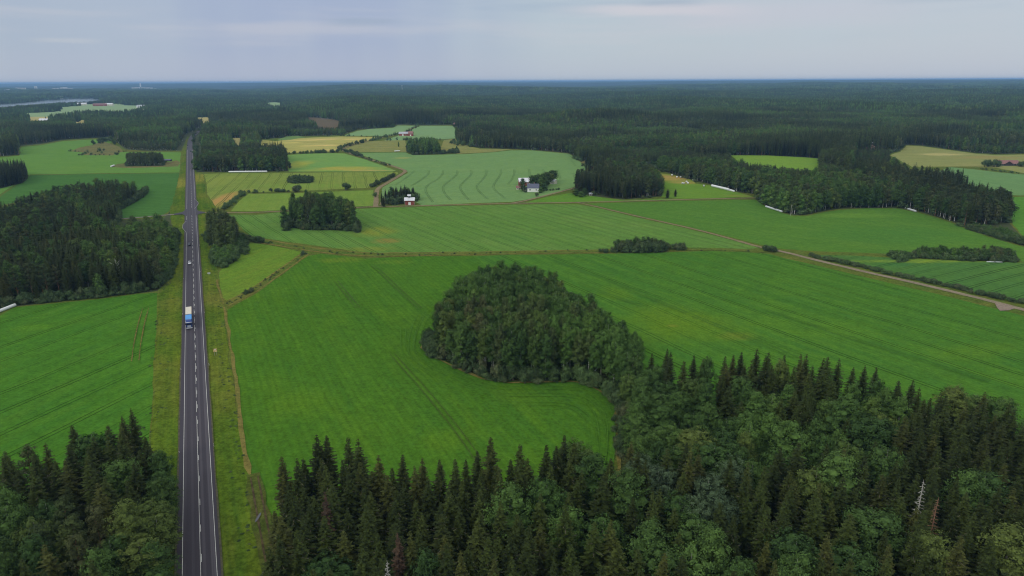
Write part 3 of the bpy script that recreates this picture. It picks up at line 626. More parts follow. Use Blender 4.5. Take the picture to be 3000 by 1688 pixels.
# ------------------------------------------------------------------ trees: shapes
def quads_mesh(name, V, F, mats, mi=None):
    me = bpy.data.meshes.new(name); me.from_pydata(V, [], F)
    for m in mats: me.materials.append(m)
    if mi is not None: me.polygons.foreach_set('material_index', mi)
    me.update(); return me
def spruce_shape(seed, hgt=20., R0=2.7, whorls=34, nb=8, twigs=3, thin=1., gap=.0):
    r = random.Random(seed); V, F, BV, BF = [], [], [], []
    lean = [r.uniform(-.25, .25), r.uniform(-.25, .25)]
    z0 = hgt*.08
    for i in range(whorls):
        t_ = (i+.5*r.random())/whorls; z = z0+(hgt-z0)*t_
        rad = R0*(min(1., (1-t_)/.46)**.85)*(.80+.36*r.random())*(1.-.12*max(0., .5-t_))+.08
        if t_ < .12: rad *= .75
        n = max(4, int(nb*(1-.35*t_))); a0 = r.random()*6.3
        for j in range(n):
            if r.random() < gap: continue
            a = a0+6.283*j/n+r.uniform(-.3, .3); L = rad*r.uniform(.68, 1.15)
            ca, sa = math.cos(a), math.sin(a); droop = r.uniform(.28, .5)*(1-.5*t_)+(-.35 if t_ > .93 else 0)
            cx, cy = lean[0]*t_, lean[1]*t_
            pts = []
            for q in (0., .35, .7, 1.):
                zz = z+.15-droop*L*q+.22*L*q*q; pts.append((cx+ca*L*q, cy+sa*L*q, zz))
            w_ = (.16+.13*L)*thin
            k = len(V)
            for q, p in enumerate(pts):
                ww = w_*(.55, 1., .8, .08)[q]; 
                V += [(p[0]-sa*ww, p[1]+ca*ww, p[2]-.10*ww), (p[0]+sa*ww, p[1]-ca*ww, p[2]-.10*ww)]
            for q in range(3): F.append((k+2*q, k+2*q+1, k+2*q+3, k+2*q+2))
            for q in range(twigs):
                u = .25+.7*(q+r.random()*.6)/twigs
                zz = z+.15-droop*L*u+.22*L*u*u; bx, by = cx+ca*L*u, cy+sa*L*u
                for s_ in (-1, 1):
                    tl_ = (.30+.34*(1-u))*min(L, 1.6)*r.uniform(.7, 1.3); aa = a+s_*r.uniform(.6, 1.1)
                    ex, ey = bx+math.cos(aa)*tl_, by+math.sin(aa)*tl_; hz = zz-r.uniform(.1, .42)*tl_
                    wv = .13*thin; k = len(V)
                    V += [(bx, by, zz+.02), (ex, ey, hz), (bx+ca*wv*2.4, by+sa*wv*2.4, zz-.16-.1*r.random())]; F.append((k, k+1, k+2))
            if twigs > 1 and t_ < .75 and r.random() < .2:      # bare pale twig showing along the branch
                k = len(BV); tw_ = .05
                for p in pts:
                    BV += [(p[0]-sa*tw_, p[1]+ca*tw_, p[2]+.06), (p[0]+sa*tw_, p[1]-ca*tw_, p[2]+.06)]
                for q in range(3): BF.append((k+2*q, k+2*q+1, k+2*q+3, k+2*q+2))
    # dark heart of overlapping inner boughs
    k = len(V); ns = 7
    for zz, rr in ((z0, .28), (hgt*.3, .46), (hgt*.62, .28), (hgt*.9, .05)):
        for j in range(ns):
            a = 6.283*j/ns; rv = rr*R0*r.uniform(.75, 1.1); V.append((math.cos(a)*rv, math.sin(a)*rv, zz))
    for q in range(3):
        for j in range(ns): F.append((k+q*ns+j, k+q*ns+(j+1) % ns, k+(q+1)*ns+(j+1) % ns, k+(q+1)*ns+j))
    V.append((lean[0], lean[1], hgt)); k2 = len(V)-1
    for j in range(ns): F.append((k+3*ns+j, k+3*ns+(j+1) % ns, k2))
    return V, F, BV, BF
def trunk_mb(hgt, r0, lean=(0, 0), n=6, top=.03, limbs=(), wob=.0, r=random):
    mb = MB(); pts = [(lean[0]*q*q+wob*r.uniform(-1, 1)*q, lean[1]*q*q+wob*r.uniform(-1, 1)*q, hgt*q) for q in (0, .25, .5, .75, 1.)]
    pts[0] = (0, 0, -.3)
    mb.tube(pts, [r0*(1-q)+top for q in (0, .25, .5, .75, 1.)], n, False)
    for (p0, p1, p2, rr) in limbs: mb.tube([p0, p1, p2], [rr, rr*.6, rr*.15], 4, False)
    return mb
def lobes_for(r, hgt, R0, zb, nl, kind):
    L = []
    if kind == 'cone':          # tall ovoid of lobes
        for i in range(nl):
            t_ = (i+.5)/nl; z = zb+(hgt-zb)*t_*.93; prof = math.sin(math.pi*min(1, (.18+t_*.82)))**.7 if t_ < .5 else (1-((t_-.42)/.62)**2)**.6 if t_ < .99 else .2
            a = i*2.4+r.uniform(-.4, .4); d = R0*.42*prof*(r.uniform(.7, 1.2) if i < nl-1 else .15)
            L.append((math.cos(a)*d, math.sin(a)*d, z, R0*.62*prof*r.uniform(.85, 1.1)+.35, (hgt-zb)/nl*r.uniform(1.0, 1.35)+.3))
    elif kind == 'dome':        # egg of many small billows
        n2 = nl+4
        for i in range(n2):
            u = (i+.5)/n2; zc = -0.5+1.45*u; zc = min(zc, .93); q = (1-abs(zc)**2.8)**(1/2.8); a = i*2.4+r.uniform(-.3, .3); zm, zr = zb+(hgt-zb)*.42, (hgt-zb)*.46
            L.append((math.cos(a)*q*R0*.58, math.sin(a)*q*R0*.58, zm+zc*zr*.82, R0*r.uniform(.34, .46), R0*r.uniform(.32, .44)))
        L.append((0, 0, zb+(hgt-zb)*.42, R0*.62, (hgt-zb)*.38))
    elif kind == 'round':
        for i in range(nl):
            u = r.random(); a = i*2.4+r.random(); z = zb+(hgt-zb)*(.25+.55*u); d = R0*.5*math.sqrt(1-abs(u-.45))*r.uniform(.6, 1.1)
            L.append((math.cos(a)*d, math.sin(a)*d, z, R0*r.uniform(.42, .58), (hgt-zb)*r.uniform(.2, .28)))
        L.append((0, 0, hgt-(hgt-zb)*.24, R0*.5, (hgt-zb)*.24))
    else:                       # flat plates, pine
        for i in range(nl):
            t_ = (i+.4)/nl; z = zb+(hgt-zb)*t_; a = i*2.2+r.random(); d = R0*.62*(1-.75*t_)*r.uniform(.7, 1.2)
            L.append((math.cos(a)*d, math.sin(a)*d, z, R0*.50*(1-.45*t_)*r.uniform(.8, 1.2), .75*r.uniform(.8, 1.3)))
    return L
def leafy_shape(seed, hgt=18., R0=3.6, zb=4., nl=9, kind='cone', clumps=26, leaves=16, size=.40, core=.74, up=.45):
    r = random.Random(seed); L = lobes_for(r, hgt, R0, zb, nl, kind); V, F = [], []
    for (lx_, ly_, lz_, rr, rz) in L:
        for i in range(clumps):
            # point on the lobe, favouring top and sides
            zc = r.uniform(-.75, 1.); a = r.random()*6.283; q = math.sqrt(max(0, 1-zc*zc)); k_ = r.uniform(.86, 1.12)
            nx, ny, nz = math.cos(a)*q, math.sin(a)*q, zc
            cx, cy, cz = lx_+nx*rr*k_, ly_+ny*rr*k_, lz_+nz*rz*k_
            cs = size*r.uniform(1.1, 1.9)
            for _ in range(leaves):
                ox, oy, oz = (r.gauss(0, .5)*cs for _ in range(3)); oz *= .8
                px, py, pz = cx+ox+nx*.1, cy+oy+ny*.1, cz+oz
                # leaf spray quad, normal mostly outward and up
                N = Vector((nx*.9+ox/cs*.5+r.uniform(-.5, .5), ny*.9+oy/cs*.5+r.uniform(-.5, .5), nz*.6+up+oz/cs*.4+r.uniform(-.5, .5)))
                if N.length < .05: N = Vector((0, 0, 1))
                N.normalize(); T = N.orthogonal().normalized(); B_ = N.cross(T); an = r.random()*6.283
                T2 = T*math.cos(an)+B_*math.sin(an); B2 = N.cross(T2); s1, s2 = size*r.uniform(.35, .62), size*r.uniform(.22, .42)
                k = len(V); P = Vector((px, py, pz))
                V += [tuple(P-T2*s1), tuple(P+B2*s2), tuple(P+T2*s1), tuple(P-B2*s2)]; F.append((k, k+1, k+2, k+3))
        if core > 0:            # inner foliage mass
            k = len(V); nu, nv = 7, 4; c_ = core
            V.append((lx_, ly_, lz_-rz*c_))
            for v_ in range(1, nv):
                ph = -math.pi/2+math.pi*v_/nv
                for u_ in range(nu):
                    a = 6.283*u_/nu; j = c_*r.uniform(.82, 1.1); V.append((lx_+math.cos(a)*math.cos(ph)*rr*j, ly_+math.sin(a)*math.cos(ph)*rr*j, lz_+math.sin(ph)*rz*j))
            V.append((lx_, ly_, lz_+rz*c_)); tp = len(V)-1
            for u_ in range(nu):
                F.append((k, k+1+(u_+1) % nu, k+1+u_)); F.append((tp, k+1+(nv-2)*nu+u_, k+1+(nv-2)*nu+(u_+1) % nu))
                for v_ in range(nv-2): F.append((k+1+v_*nu+u_, k+1+v_*nu+(u_+1) % nu, k+1+(v_+1)*nu+(u_+1) % nu, k+1+(v_+1)*nu+u_))
    return V, F, L
def limbs_of(L, hgt, r, rr=.10):
    out = []
    for (x, y, z, a, b) in L:
        z0 = max(hgt*.15, z-.55*math.hypot(x, y)-1.2); out.append(((0, 0, z0), (x*.45, y*.45, z0+(z-z0)*.55), (x, y, z), rr))
    return out
SHAPES = {}     # kind -> list of (crown mesh, trunk mesh) for standing objects
SCAT = {}       # kind -> list of joined meshes; index 0.. near, then mid, then far
def join_mesh(name, parts, mats):
    V, F, mi = [], [], []
    for (v, f), m in parts:
        k = len(V); V += v; F += [tuple(i+k for i in q) for q in f]; mi += [m]*len(f)
    return quads_mesh(name, V, F, mats, mi)
def make_kind(kind, near, mid, far, lm, bm_):
    SHAPES[kind] = []; SCAT[kind] = []
    for lvl, specs in (('n', near), ('m', mid), ('f', far)):
        for sp in specs:
            r = random.Random(sp.get('seed', 1)); args = {k: v for k, v in sp.items() if k != 'tr'}
            if kind == 'spruce_tree':
                V, F, BV, BF = spruce_shape(**args); hh = args.get('hgt', 20.); tm = trunk_mb(hh*.93, .26, n=5 if lvl == 'n' else 3); tm.add(BV, BF)
            else:
                V, F, L = leafy_shape(**args); hh = args['hgt']; tm = trunk_mb(hh*.85, sp.get('tr', .2) if 'tr' in sp else .2, n=6 if lvl == 'n' else 3, limbs=limbs_of(L, hh, r) if lvl == 'n' else (), wob=.12, r=r)
            if lvl == 'n': SHAPES[kind].append((quads_mesh(kind+'_crown', V, F, [lm]), quads_mesh(kind+'_trunk', tm.v, tm.f, [bm_])))
            SCAT[kind].append((lvl, join_mesh(kind+'_shape', [((V, F), 0), ((tm.v, tm.f), 1)], [lm, bm_])))
make_kind('spruce_tree', [dict(seed=i, hgt=20., R0=q, whorls=w_, nb=9, gap=g_) for i, (q, w_, g_) in enumerate([(2.4, 32, .02), (2.7, 30, .06), (2.2, 32, .0), (2.6, 28, .16), (2.9, 29, .10), (2.3, 34, .04)])],
          [dict(seed=20+i, hgt=20., R0=2.3+.3*i, whorls=22, nb=7, twigs=1, thin=1.5) for i in range(3)], [dict(seed=30+i, hgt=20., R0=2.2+.4*i, whorls=11, nb=5, twigs=0, thin=1.9) for i in range(2)], M['spruce'], M['bark'])
make_kind('leafy_tree', [dict(seed=50+i, hgt=18., R0=q, zb=1.8, nl=n_, kind=k_, clumps=30, leaves=15, size=.38, core=.58) for i, (q, n_, k_) in enumerate([(3.9, 15, 'cone'), (4.3, 14, 'dome'), (3.5, 13, 'cone'), (4.5, 15, 'cone'), (4.1, 14, 'dome')])],
          [dict(seed=60+i, hgt=18., R0=3.8, zb=2., nl=8, kind=k_, clumps=15, leaves=8, size=.75, up=.15) for i, k_ in enumerate(['cone', 'dome', 'cone'])],
          [dict(seed=70+i, hgt=18., R0=3.8, zb=2., nl=4, kind='cone', clumps=9, leaves=3, size=1.3, core=.8, up=.1) for i in range(2)], M['leafy'], M['aspenbark'])
make_kind('birch_tree', [dict(seed=80+i, hgt=18., R0=q, zb=4.5, nl=10, kind='cone', clumps=22, leaves=16, size=.40, core=.6) for i, q in enumerate([2.6, 3.0, 2.3, 2.8])],
          [dict(seed=90+i, hgt=18., R0=2.8, zb=4., nl=8, kind='cone', clumps=12, leaves=7, size=.7, core=.6, up=.15) for i in range(3)],
          [dict(seed=95+i, hgt=18., R0=2.9, zb=4., nl=4, kind='cone', clumps=9, leaves=3, size=1.2, up=.1) for i in range(2)], M['birch'], M['birchbark'])
make_kind('aspen_tree', [dict(seed=150+i, hgt=18., R0=q, zb=1.8, nl=14, kind=k_, clumps=24, leaves=14, size=.34, core=.6) for i, (q, k_) in enumerate([(2.8, 'dome'), (3.1, 'dome'), (2.6, 'dome'), (2.9, 'cone')])],
          [dict(seed=160+i, hgt=18., R0=2.9, zb=1.8, nl=9, kind=k_, clumps=15, leaves=7, size=.62, core=.6, up=.2) for i, k_ in enumerate(['cone', 'dome'])],
          [dict(seed=165, hgt=18., R0=3., zb=3., nl=4, kind='cone', clumps=9, leaves=3, size=1.2, up=.1)], M['leafy'], M['aspenbark'])
make_kind('pine_tree', [dict(seed=100+i, hgt=18., R0=q, zb=7., nl=13, kind='flat', clumps=16, leaves=16, size=.34, core=.55) for i, q in enumerate([3.0, 3.4, 2.7])],
          [dict(seed=110+i, hgt=18., R0=3.1, zb=6., nl=10, kind='flat', clumps=8, leaves=6, size=.75, core=.6) for i in range(3)],
          [dict(seed=115+i, hgt=18., R0=3.1, zb=5., nl=5, kind='flat', clumps=5, leaves=2, size=1.6) for i in range(2)], M['pine'], M['pinebark'])
make_kind('bush', [dict(seed=120+i, hgt=3., R0=1.9, zb=.2, nl=4, kind='round', clumps=18, leaves=10, size=.32) for i in range(3)],
          [dict(seed=130+i, hgt=3., R0=1.9, zb=.1, nl=3, kind='round', clumps=9, leaves=5, size=.6) for i in range(2)], [dict(seed=136, hgt=3., R0=1.9, zb=.1, nl=2, kind='round', clumps=6, leaves=3, size=.9)], M['bush'], M['bark'])
WIL = quads_mesh('willow_crown', *leafy_shape(140, 18., 4.3, 3., 12, 'dome', 30, 15, .36, .5)[:2], [M['willow']])
WIT = SHAPES['leafy_tree'][1][1]

# ------------------------------------------------------------------ trees: where they stand
T_ = []     # kind, x, y, scale, height factor, stand
heroes = []
def hero(kind, px, py, hh, wd=1., mesh=None, st='', lab=None):
    base = {'spruce_tree': 20., 'leafy_tree': 18., 'birch_tree': 18., 'pine_tree': 18., 'bush': 3.}[kind]
    g = G(px, py, hh); T_.append(dict(k=kind, x=g[0], y=g[1], sx=wd*hh/base if kind == 'spruce_tree' else wd*1.26, sz=hh/base, st=st, hero=1, mesh=mesh, lab=lab)); heroes.append((g[0], g[1], 2.4 if kind == 'spruce_tree' else 4.5*wd))
def base(kind, px, py, hh, wd=1., st='', lab=None, mesh=None):     # by its foot
    b_ = {'spruce_tree': 20., 'leafy_tree': 18., 'birch_tree': 18., 'pine_tree': 18., 'bush': 3.}[kind]
    g = G(px, py); T_.append(dict(k=kind, x=g[0], y=g[1], sx=wd, sz=hh/b_, st=st, hero=1, mesh=mesh, lab=lab)); heroes.append((g[0], g[1], 2.5*wd))
W1 = 'big wood along the bottom edge'
for (px, py, hh, wd) in [(1494, 1418, 20, 1.15), (1603, 1380, 19, 1.1), (1693, 1271, 18, 1.0), (1741, 1328, 18, 1.2), (1845, 1375, 19, 1.15), (1997, 1427, 18, 1.1), (1655, 1465, 17, .95), (1912, 1522, 18, 1.05), (1959, 1579, 18, 1.1), (1247, 1612, 17, .9), (954, 1618, 15, 1.1),
                         (2047, 1499, 18, 1.), (2095, 1546, 18, 1.05), (2028, 1584, 18, 1.1), (2176, 1636, 17, 1.1), (2461, 1328, 20, 1.25), (2399, 1351, 18, 1.05), (2570, 1465, 18, 1.3), (2342, 1541, 18, 1.2), (2608, 1285, 19, 1.0),
                         (2893, 1361, 19, 1.25), (2845, 1375, 18, 1.1), (2746, 1537, 18, .95), (2503, 1584, 17, 1.15), (2973, 1537, 18, 1.2), (2095, 1280, 18, 1.2), (2047, 1237, 18, 1.1), (2320, 1230, 18, 1.1), (2480, 1165, 18, 1.2), (2805, 1130, 17, 1.2), (2870, 1132, 17, 1.1), (2950, 1162, 17, 1.2), (2560, 1200, 18, 1.2)]:
    hero('leafy_tree', px, py, hh+1.5, wd, st=W1)
for (px, py) in [(1888, 1323), (1931, 1351), (2081, 1370), (2152, 1328), (2030, 1440), (2110, 1420)]: hero('leafy_tree', px, py, 18, .95, 'w', st=W1, lab='grey green feathery willow')
for (px, py, hh) in [(924, 1275, 23), (824, 1335, 21), (1438, 1280, 25), (1525, 1300, 21), (955, 1275, 22), (1050, 1288, 22), (1020, 1280, 21), (1108, 1335, 21), (1176, 1330, 21), (1236, 1345, 20), (1285, 1345, 20), (1334, 1347, 20), (1400, 1320, 20), (2150, 1038, 18), (2175, 1030, 18), (2218, 1020, 20), (2252, 1030, 19),
                     (2300, 1038, 18), (2365, 1038, 19), (2412, 1048, 18), (2460, 1050, 19), (2535, 1070, 18), (2570, 1075, 18), (2035, 1040, 17), (2060, 1050, 17), (1910, 1035, 16), (1955, 1020, 17), (2675, 1112, 18), (2695, 1135, 19), (2725, 1165, 19), (2760, 1150, 19), (1600, 1305, 20), (1650, 1275, 20)]:
    hero('spruce_tree', px, py, hh, 1., st=W1)

stands = []   # footprint, spacing, kind weights, height range, name
def stand(name, pts, sp_x, mixw, hr, th=17., seed=0, zones=()):
    stands.append((name, poly(pts, th), sp_x, mixw, hr, seed, zones))
    sheet('forest_floor', poly(pts, th), MFL, wob=.6)
MFL = field_mat('leaf litter', S(54, 62, 34), S(44, 54, 30), S(72, 70, 44), streak=.1, fine=.4)
stand(W1, [(785, 1900), (792, 1688), (790, 1480, 't'), (815, 1370, 't'), (850, 1310, 't'), (905, 1285, 't'), (1050, 1298, 't'), (1100, 1345, 't'), (1300, 1352, 't'), (1400, 1340, 't'), (1500, 1330, 't'), (1640, 1290, 't'), (1740, 1300, 't'), (1815, 1370, 't'), (1822, 1330), (1815, 1240), (1822, 1180),
           (1850, 1080, 't'), (1880, 1040, 't'), (2000, 1050, 't'), (2160, 1045, 't'), (2240, 1036, 't'), (2400, 1048, 't'), (2560, 1080, 't'), (2680, 1125, 't'), (2740, 1175, 't'), (2830, 1150, 't'), (2960, 1172, 't'), (3250, 1230, 't'), (3500, 1688), (3500, 2150), (785, 2150)], 3.5,
      dict(spruce_tree=.93, leafy_tree=.07), (17, 21.5), 18., 1, zones=[(poly([(1800, 1040, 't'), (2100, 1090, 't'), (2600, 1100, 't'), (2680, 1180, 't'), (2620, 1300, 't'), (2200, 1330, 't'), (1900, 1290, 't'), (1790, 1200, 't')], 18.), dict(leafy_tree=.86, spruce_tree=.14), (15, 18))])
W2 = 'oval grove standing in the middle of the near field'
stand(W2, [(1250, 1000), (1246, 1028), (1310, 1060), (1400, 1102), (1465, 1120), (1600, 1118), (1700, 1117), (1750, 1135), (1800, 1165), (1850, 1090, 't'), (1880, 1010, 't'), (1865, 945, 't'), (1740, 870, 't'), (1650, 815, 't'), (1565, 768, 't'), (1450, 766, 't'), (1375, 778, 't'), (1345, 805, 't'), (1295, 865, 't'), (1258, 925, 't')],
      3.1, dict(aspen_tree=.92, birch_tree=.08), (19.5, 22.), 18., 2, zones=[(poly([(1650, 1117), (1700, 950, 't'), (1900, 950, 't'), (1850, 1170)]), dict(leafy_tree=.45, aspen_tree=.45, birch_tree=.1), (18.5, 21.5))])
for (px, py, hh, wd) in [(440, 1590, 14, .95), (452, 1490, 14, .9), (462, 1400, 14, .9), (462, 1320, 14, .85), (425, 1665, 13, .95), (400, 1560, 16, 1.)]: hero('leafy_tree', px, py, hh, wd, st='mixed wood left of the highway at the bottom corner')
W3 = 'mixed wood left of the highway at the bottom corner'
stand(W3, [(478, 2200), (470, 1688), (484, 1440, 't'), (492, 1330, 't'), (450, 1235, 't'), (390, 1200, 't'), (320, 1225, 't'), (200, 1250, 't'), (100, 1300, 't'), (40, 1300, 't'), (-250, 1340, 't'), (-400, 1700), (-400, 2200)], 3.7, dict(spruce_tree=.44, leafy_tree=.38, pine_tree=.18), (16, 20), 17., 3,
      zones=[(poly([(400, 1200, 't'), (500, 1300, 't'), (480, 1688), (380, 1688, 't'), (400, 1400, 't')]), dict(leafy_tree=.8, spruce_tree=.2), (13, 17))])
W4 = 'wood left of the highway behind the cut field'
stand(W4, [(-300, 930), (0, 903), (60, 893), (175, 883), (291, 872), (408, 857), (462, 845), (492, 815), (512, 770), (515, 720), (520, 690), (505, 650, 't'), (500, 640, 't'), (465, 618, 't'), (440, 625, 't'), (405, 640, 't'), (388, 668), (378, 705), (330, 716), (312, 705), (318, 676), (345, 655), (350, 648), (345, 618), (395, 592), (431, 562),
           (405, 535, 't'), (360, 522, 't'), (306, 520, 't'), (204, 536, 't'), (154, 545, 't'), (84, 560, 't'), (0, 590, 't'), (-300, 640, 't')], 3.9, dict(spruce_tree=.55, leafy_tree=.3, pine_tree=.15), (15, 19), 15., 4,
      zones=[(poly([(-300, 600, 't'), (154, 540, 't'), (306, 515, 't'), (420, 530, 't'), (431, 562), (340, 650), (100, 700), (-300, 720)]), dict(pine_tree=.55, leafy_tree=.25, spruce_tree=.2), (13, 17)), (poly([(330, 720), (380, 640), (520, 600), (520, 830), (460, 850), (430, 800)]), dict(leafy_tree=.62, birch_tree=.3, spruce_tree=.08), (13, 17))])
W5 = 'dark spruce block beside the left edge'
stand(W5, [(-100, 562), (0, 553), (68, 537), (82, 523), (84, 513), (0, 508), (-100, 512)], 4.6, dict(spruce_tree=.95, pine_tree=.05), (18, 21), 18., 5)
W8 = 'small birch clump in the green field left of the highway'
stand(W8, [(373, 488), (478, 486), (482, 476), (374, 477)], 3.2, dict(birch_tree=1.), (13.5, 16), 13., 8)
W9 = 'round copse near the farm track'
stand(W9, [(830, 664), (900, 674), (1040, 677), (1053, 668), (1044, 615, 't'), (1030, 585, 't'), (980, 566, 't'), (890, 563, 't'), (850, 580, 't'), (828, 610, 't')], 4.0, dict(leafy_tree=.5, aspen_tree=.35, birch_tree=.1, spruce_tree=.05), (18, 22), 17., 9)
W10 = 'tall birch group right of the highway junction'
stand(W10, [(604, 690), (618, 720), (640, 745), (690, 740), (712, 706), (706, 690), (712, 670, 't'), (700, 640, 't'), (650, 612, 't'), (610, 618, 't'), (598, 640, 't')], 3.4, dict(birch_tree=.9, pine_tree=.1), (17, 21), 17., 10)
stand('bushy clump at the foot of the birch group', [(626, 742), (622, 772), (650, 785), (685, 770), (700, 740), (725, 712), (690, 715)], 2.6, dict(leafy_tree=1.), (5, 8), 7., 11)
W11 = 'farm copse beside the small red barn'
stand(W11, [(1134, 599), (1160, 600), (1186, 594), (1190, 588), (1222, 590), (1222, 581), (1200, 579), (1150, 581), (1136, 588)], 2.6, dict(spruce_tree=.8, leafy_tree=.2), (11, 14), 13., 12)
W12 = 'copse beyond the pale crop'
stand(W12, [(1193, 430), (1196, 446), (1212, 454), (1290, 452), (1300, 448), (1296, 420, 't'), (1280, 406, 't'), (1250, 402, 't'), (1205, 404, 't')], 5., dict(leafy_tree=.85, spruce_tree=.15), (15, 18), 16., 13)
stand('low trees beside the far copse', [(1296, 452), (1342, 444), (1342, 432, 't'), (1300, 432, 't')], 6., dict(leafy_tree=1.), (6, 10), 9., 14)
W13 = 'wood east of the white farmhouse'
MC = 'bush belt in the right hand fields'
stand('scrubby belt in the right hand field', [(2608, 750), (2700, 757), (2850, 765), (2975, 768), (2960, 748), (2905, 735), (2900, 722, 't'), (2850, 720, 't'), (2700, 714, 't'), (2640, 740, 't')], 2.4, dict(leafy_tree=.85, birch_tree=.15), (4, 8), 6., 15)
stand('scrub row below the eastern wood', [(2832, 670), (2900, 692), (2990, 718), (3040, 730), (3000, 690, 't'), (2950, 665, 't'), (2860, 650, 't')], 2.4, dict(leafy_tree=1.), (4, 7), 5., 16)
stand('oval thicket on the ditch', [(1804, 738), (1860, 741), (1946, 739), (1948, 731), (1900, 728), (1840, 728), (1806, 732)], 2.2, dict(leafy_tree=.7, birch_tree=.3), (7, 9.5), 8., 17)
stand('low thicket in the olive field', [(845, 534), (862, 538), (905, 537), (916, 532), (900, 529), (860, 529)], 2.4, dict(leafy_tree=1.), (6, 8), 7., 18)
for px, py, hh, wd in [(1532, 561, 12, .8), (1561, 556, 15, 1.), (1575, 552, 15, 1.1), (1590, 552, 14, 1.1), (1598, 548, 14, 1.1), (1584, 558, 12, 1.), (1604, 545, 13, 1.), (1620, 533, 13, 1.2), (1612, 540, 12, 1.), (1596, 560, 7, .8), (1584, 566, 5, .7)]:
    base('leafy_tree', px, py, hh*1.12, wd*1.15, st='farmyard of the white house')
for px, py, hh in [(1131, 594, 13), (1120, 605, 14), (1125, 606, 10)]: base('spruce_tree', px, py, hh, .8, st=W11)
for px, py, hh in [(1955, 581, 9), (1978, 577, 8)]: base('spruce_tree', px, py, hh, .9, st='meadow beside the hay bales')
base('leafy_tree', 805, 448, 10, .45, st='yellow grain field'); base('leafy_tree', 1168, 431, 8, .5, st='meadow left of the far copse'); base('leafy_tree', 1094, 410, 8, .5, st='yellow grain field end')
for px, py, hh in [(1712, 575, 8), (1690, 575, 7), (1702, 578, 6), (1682, 571, 6)]: base('leafy_tree', px, py, hh, .8, st='garden below the eastern wood')

used = np.array(heroes)
def scatter_in(pg, sp, seed):
    r = np.random.default_rng(seed+100); P = np.array(pg); x0, y0 = P.min(0); x1, y1 = P.max(0)
    x1 = min(x1, 6000); n1, n2 = int((x1-x0)/sp)+1, int((y1-y0)/sp)+1
    gx, gy = np.meshgrid(np.arange(n1), np.arange(n2)); gx = gx.ravel(); gy = gy.ravel()
    x = x0+(gx+.5*(gy % 2)+r.uniform(-.34, .34, gx.size))*sp; y = y0+(gy+r.uniform(-.34, .34, gx.size))*sp
    return x, y, r
def pick(r, x, y, mixw, seed):
    ks = list(mixw); w_ = np.array([mixw[k] for k in ks]); w_ = w_/w_.sum()
    n = vnoise(x+seed*91, y, 28)*.55+vnoise(x, y+seed*37, 9)*.2+r.random(x.size)*.42
    q = np.argsort(np.argsort(n))/max(1, n.size)
    return np.array(ks)[np.searchsorted(np.cumsum(w_), q.clip(0, .9999))]
def in_view(x, y, z=15., mg=60):
    px, py, d = PX(x, y, z); return (d > 20) & (px > -mg) & (px < 3000+mg) & (py < 1688+mg*4) 
for (name, pg, sp, mixw, hr, seed, zones) in stands:
    x, y, r = scatter_in(pg, sp, seed)
    ok = inside(pg, x, y) & (edge_dist(pg, x, y) > .9)
    if seed in (1, 3): ok &= in_view(x, y, 18., 240)
    x, y = x[ok], y[ok]
    d2 = ((x[:, None]-used[None, :, 0])**2+(y[:, None]-used[None, :, 1])**2) < used[None, :, 2]**2
    ok = ~d2.any(1); x, y = x[ok], y[ok]
    kk = pick(r, x, y, mixw, seed); hh = r.uniform(hr[0], hr[1], x.size)
    for zp, zm, zh in zones:
        iz = inside(zp, x, y); kk = np.where(iz, pick(r, x, y, zm, seed+50), kk); hh = np.where(iz, r.uniform(zh[0], zh[1], x.size), hh)
    cr_ = np.array([{'spruce_tree': 2.0, 'leafy_tree': 3.2, 'birch_tree': 2.0, 'pine_tree': 2.4, 'aspen_tree': 1.8}[k] for k in kk])*np.minimum(1, hh/15.); od = r.permutation(x.size); keep = np.zeros(x.size, bool)
    for i in od:
        j = np.nonzero(keep & (np.abs(x-x[i]) < 6) & (np.abs(y-y[i]) < 6))[0]
        if not j.size or ((x[j]-x[i])**2+(y[j]-y[i])**2 > (.88*(cr_[j]+cr_[i]))**2).all(): keep[i] = True
    x, y, kk, hh = x[keep], y[keep], kk[keep], hh[keep]
    ed = edge_dist(pg, x, y); hh = hh*np.where(ed < 3., r.uniform(.80, 1.02, x.size), 1.)
    for i in range(x.size):
        b_ = {'spruce_tree': 20., 'bush': 3.}.get(kk[i], 18.)
        T_.append(dict(k=str(kk[i]), x=float(x[i]), y=float(y[i]), sx=float(r.uniform(.85, 1.18)*min(1., (hh[i]/b_)*1.0+.14)), sz=float(hh[i]/b_), st=name, hero=0, mesh=None, lab=None))

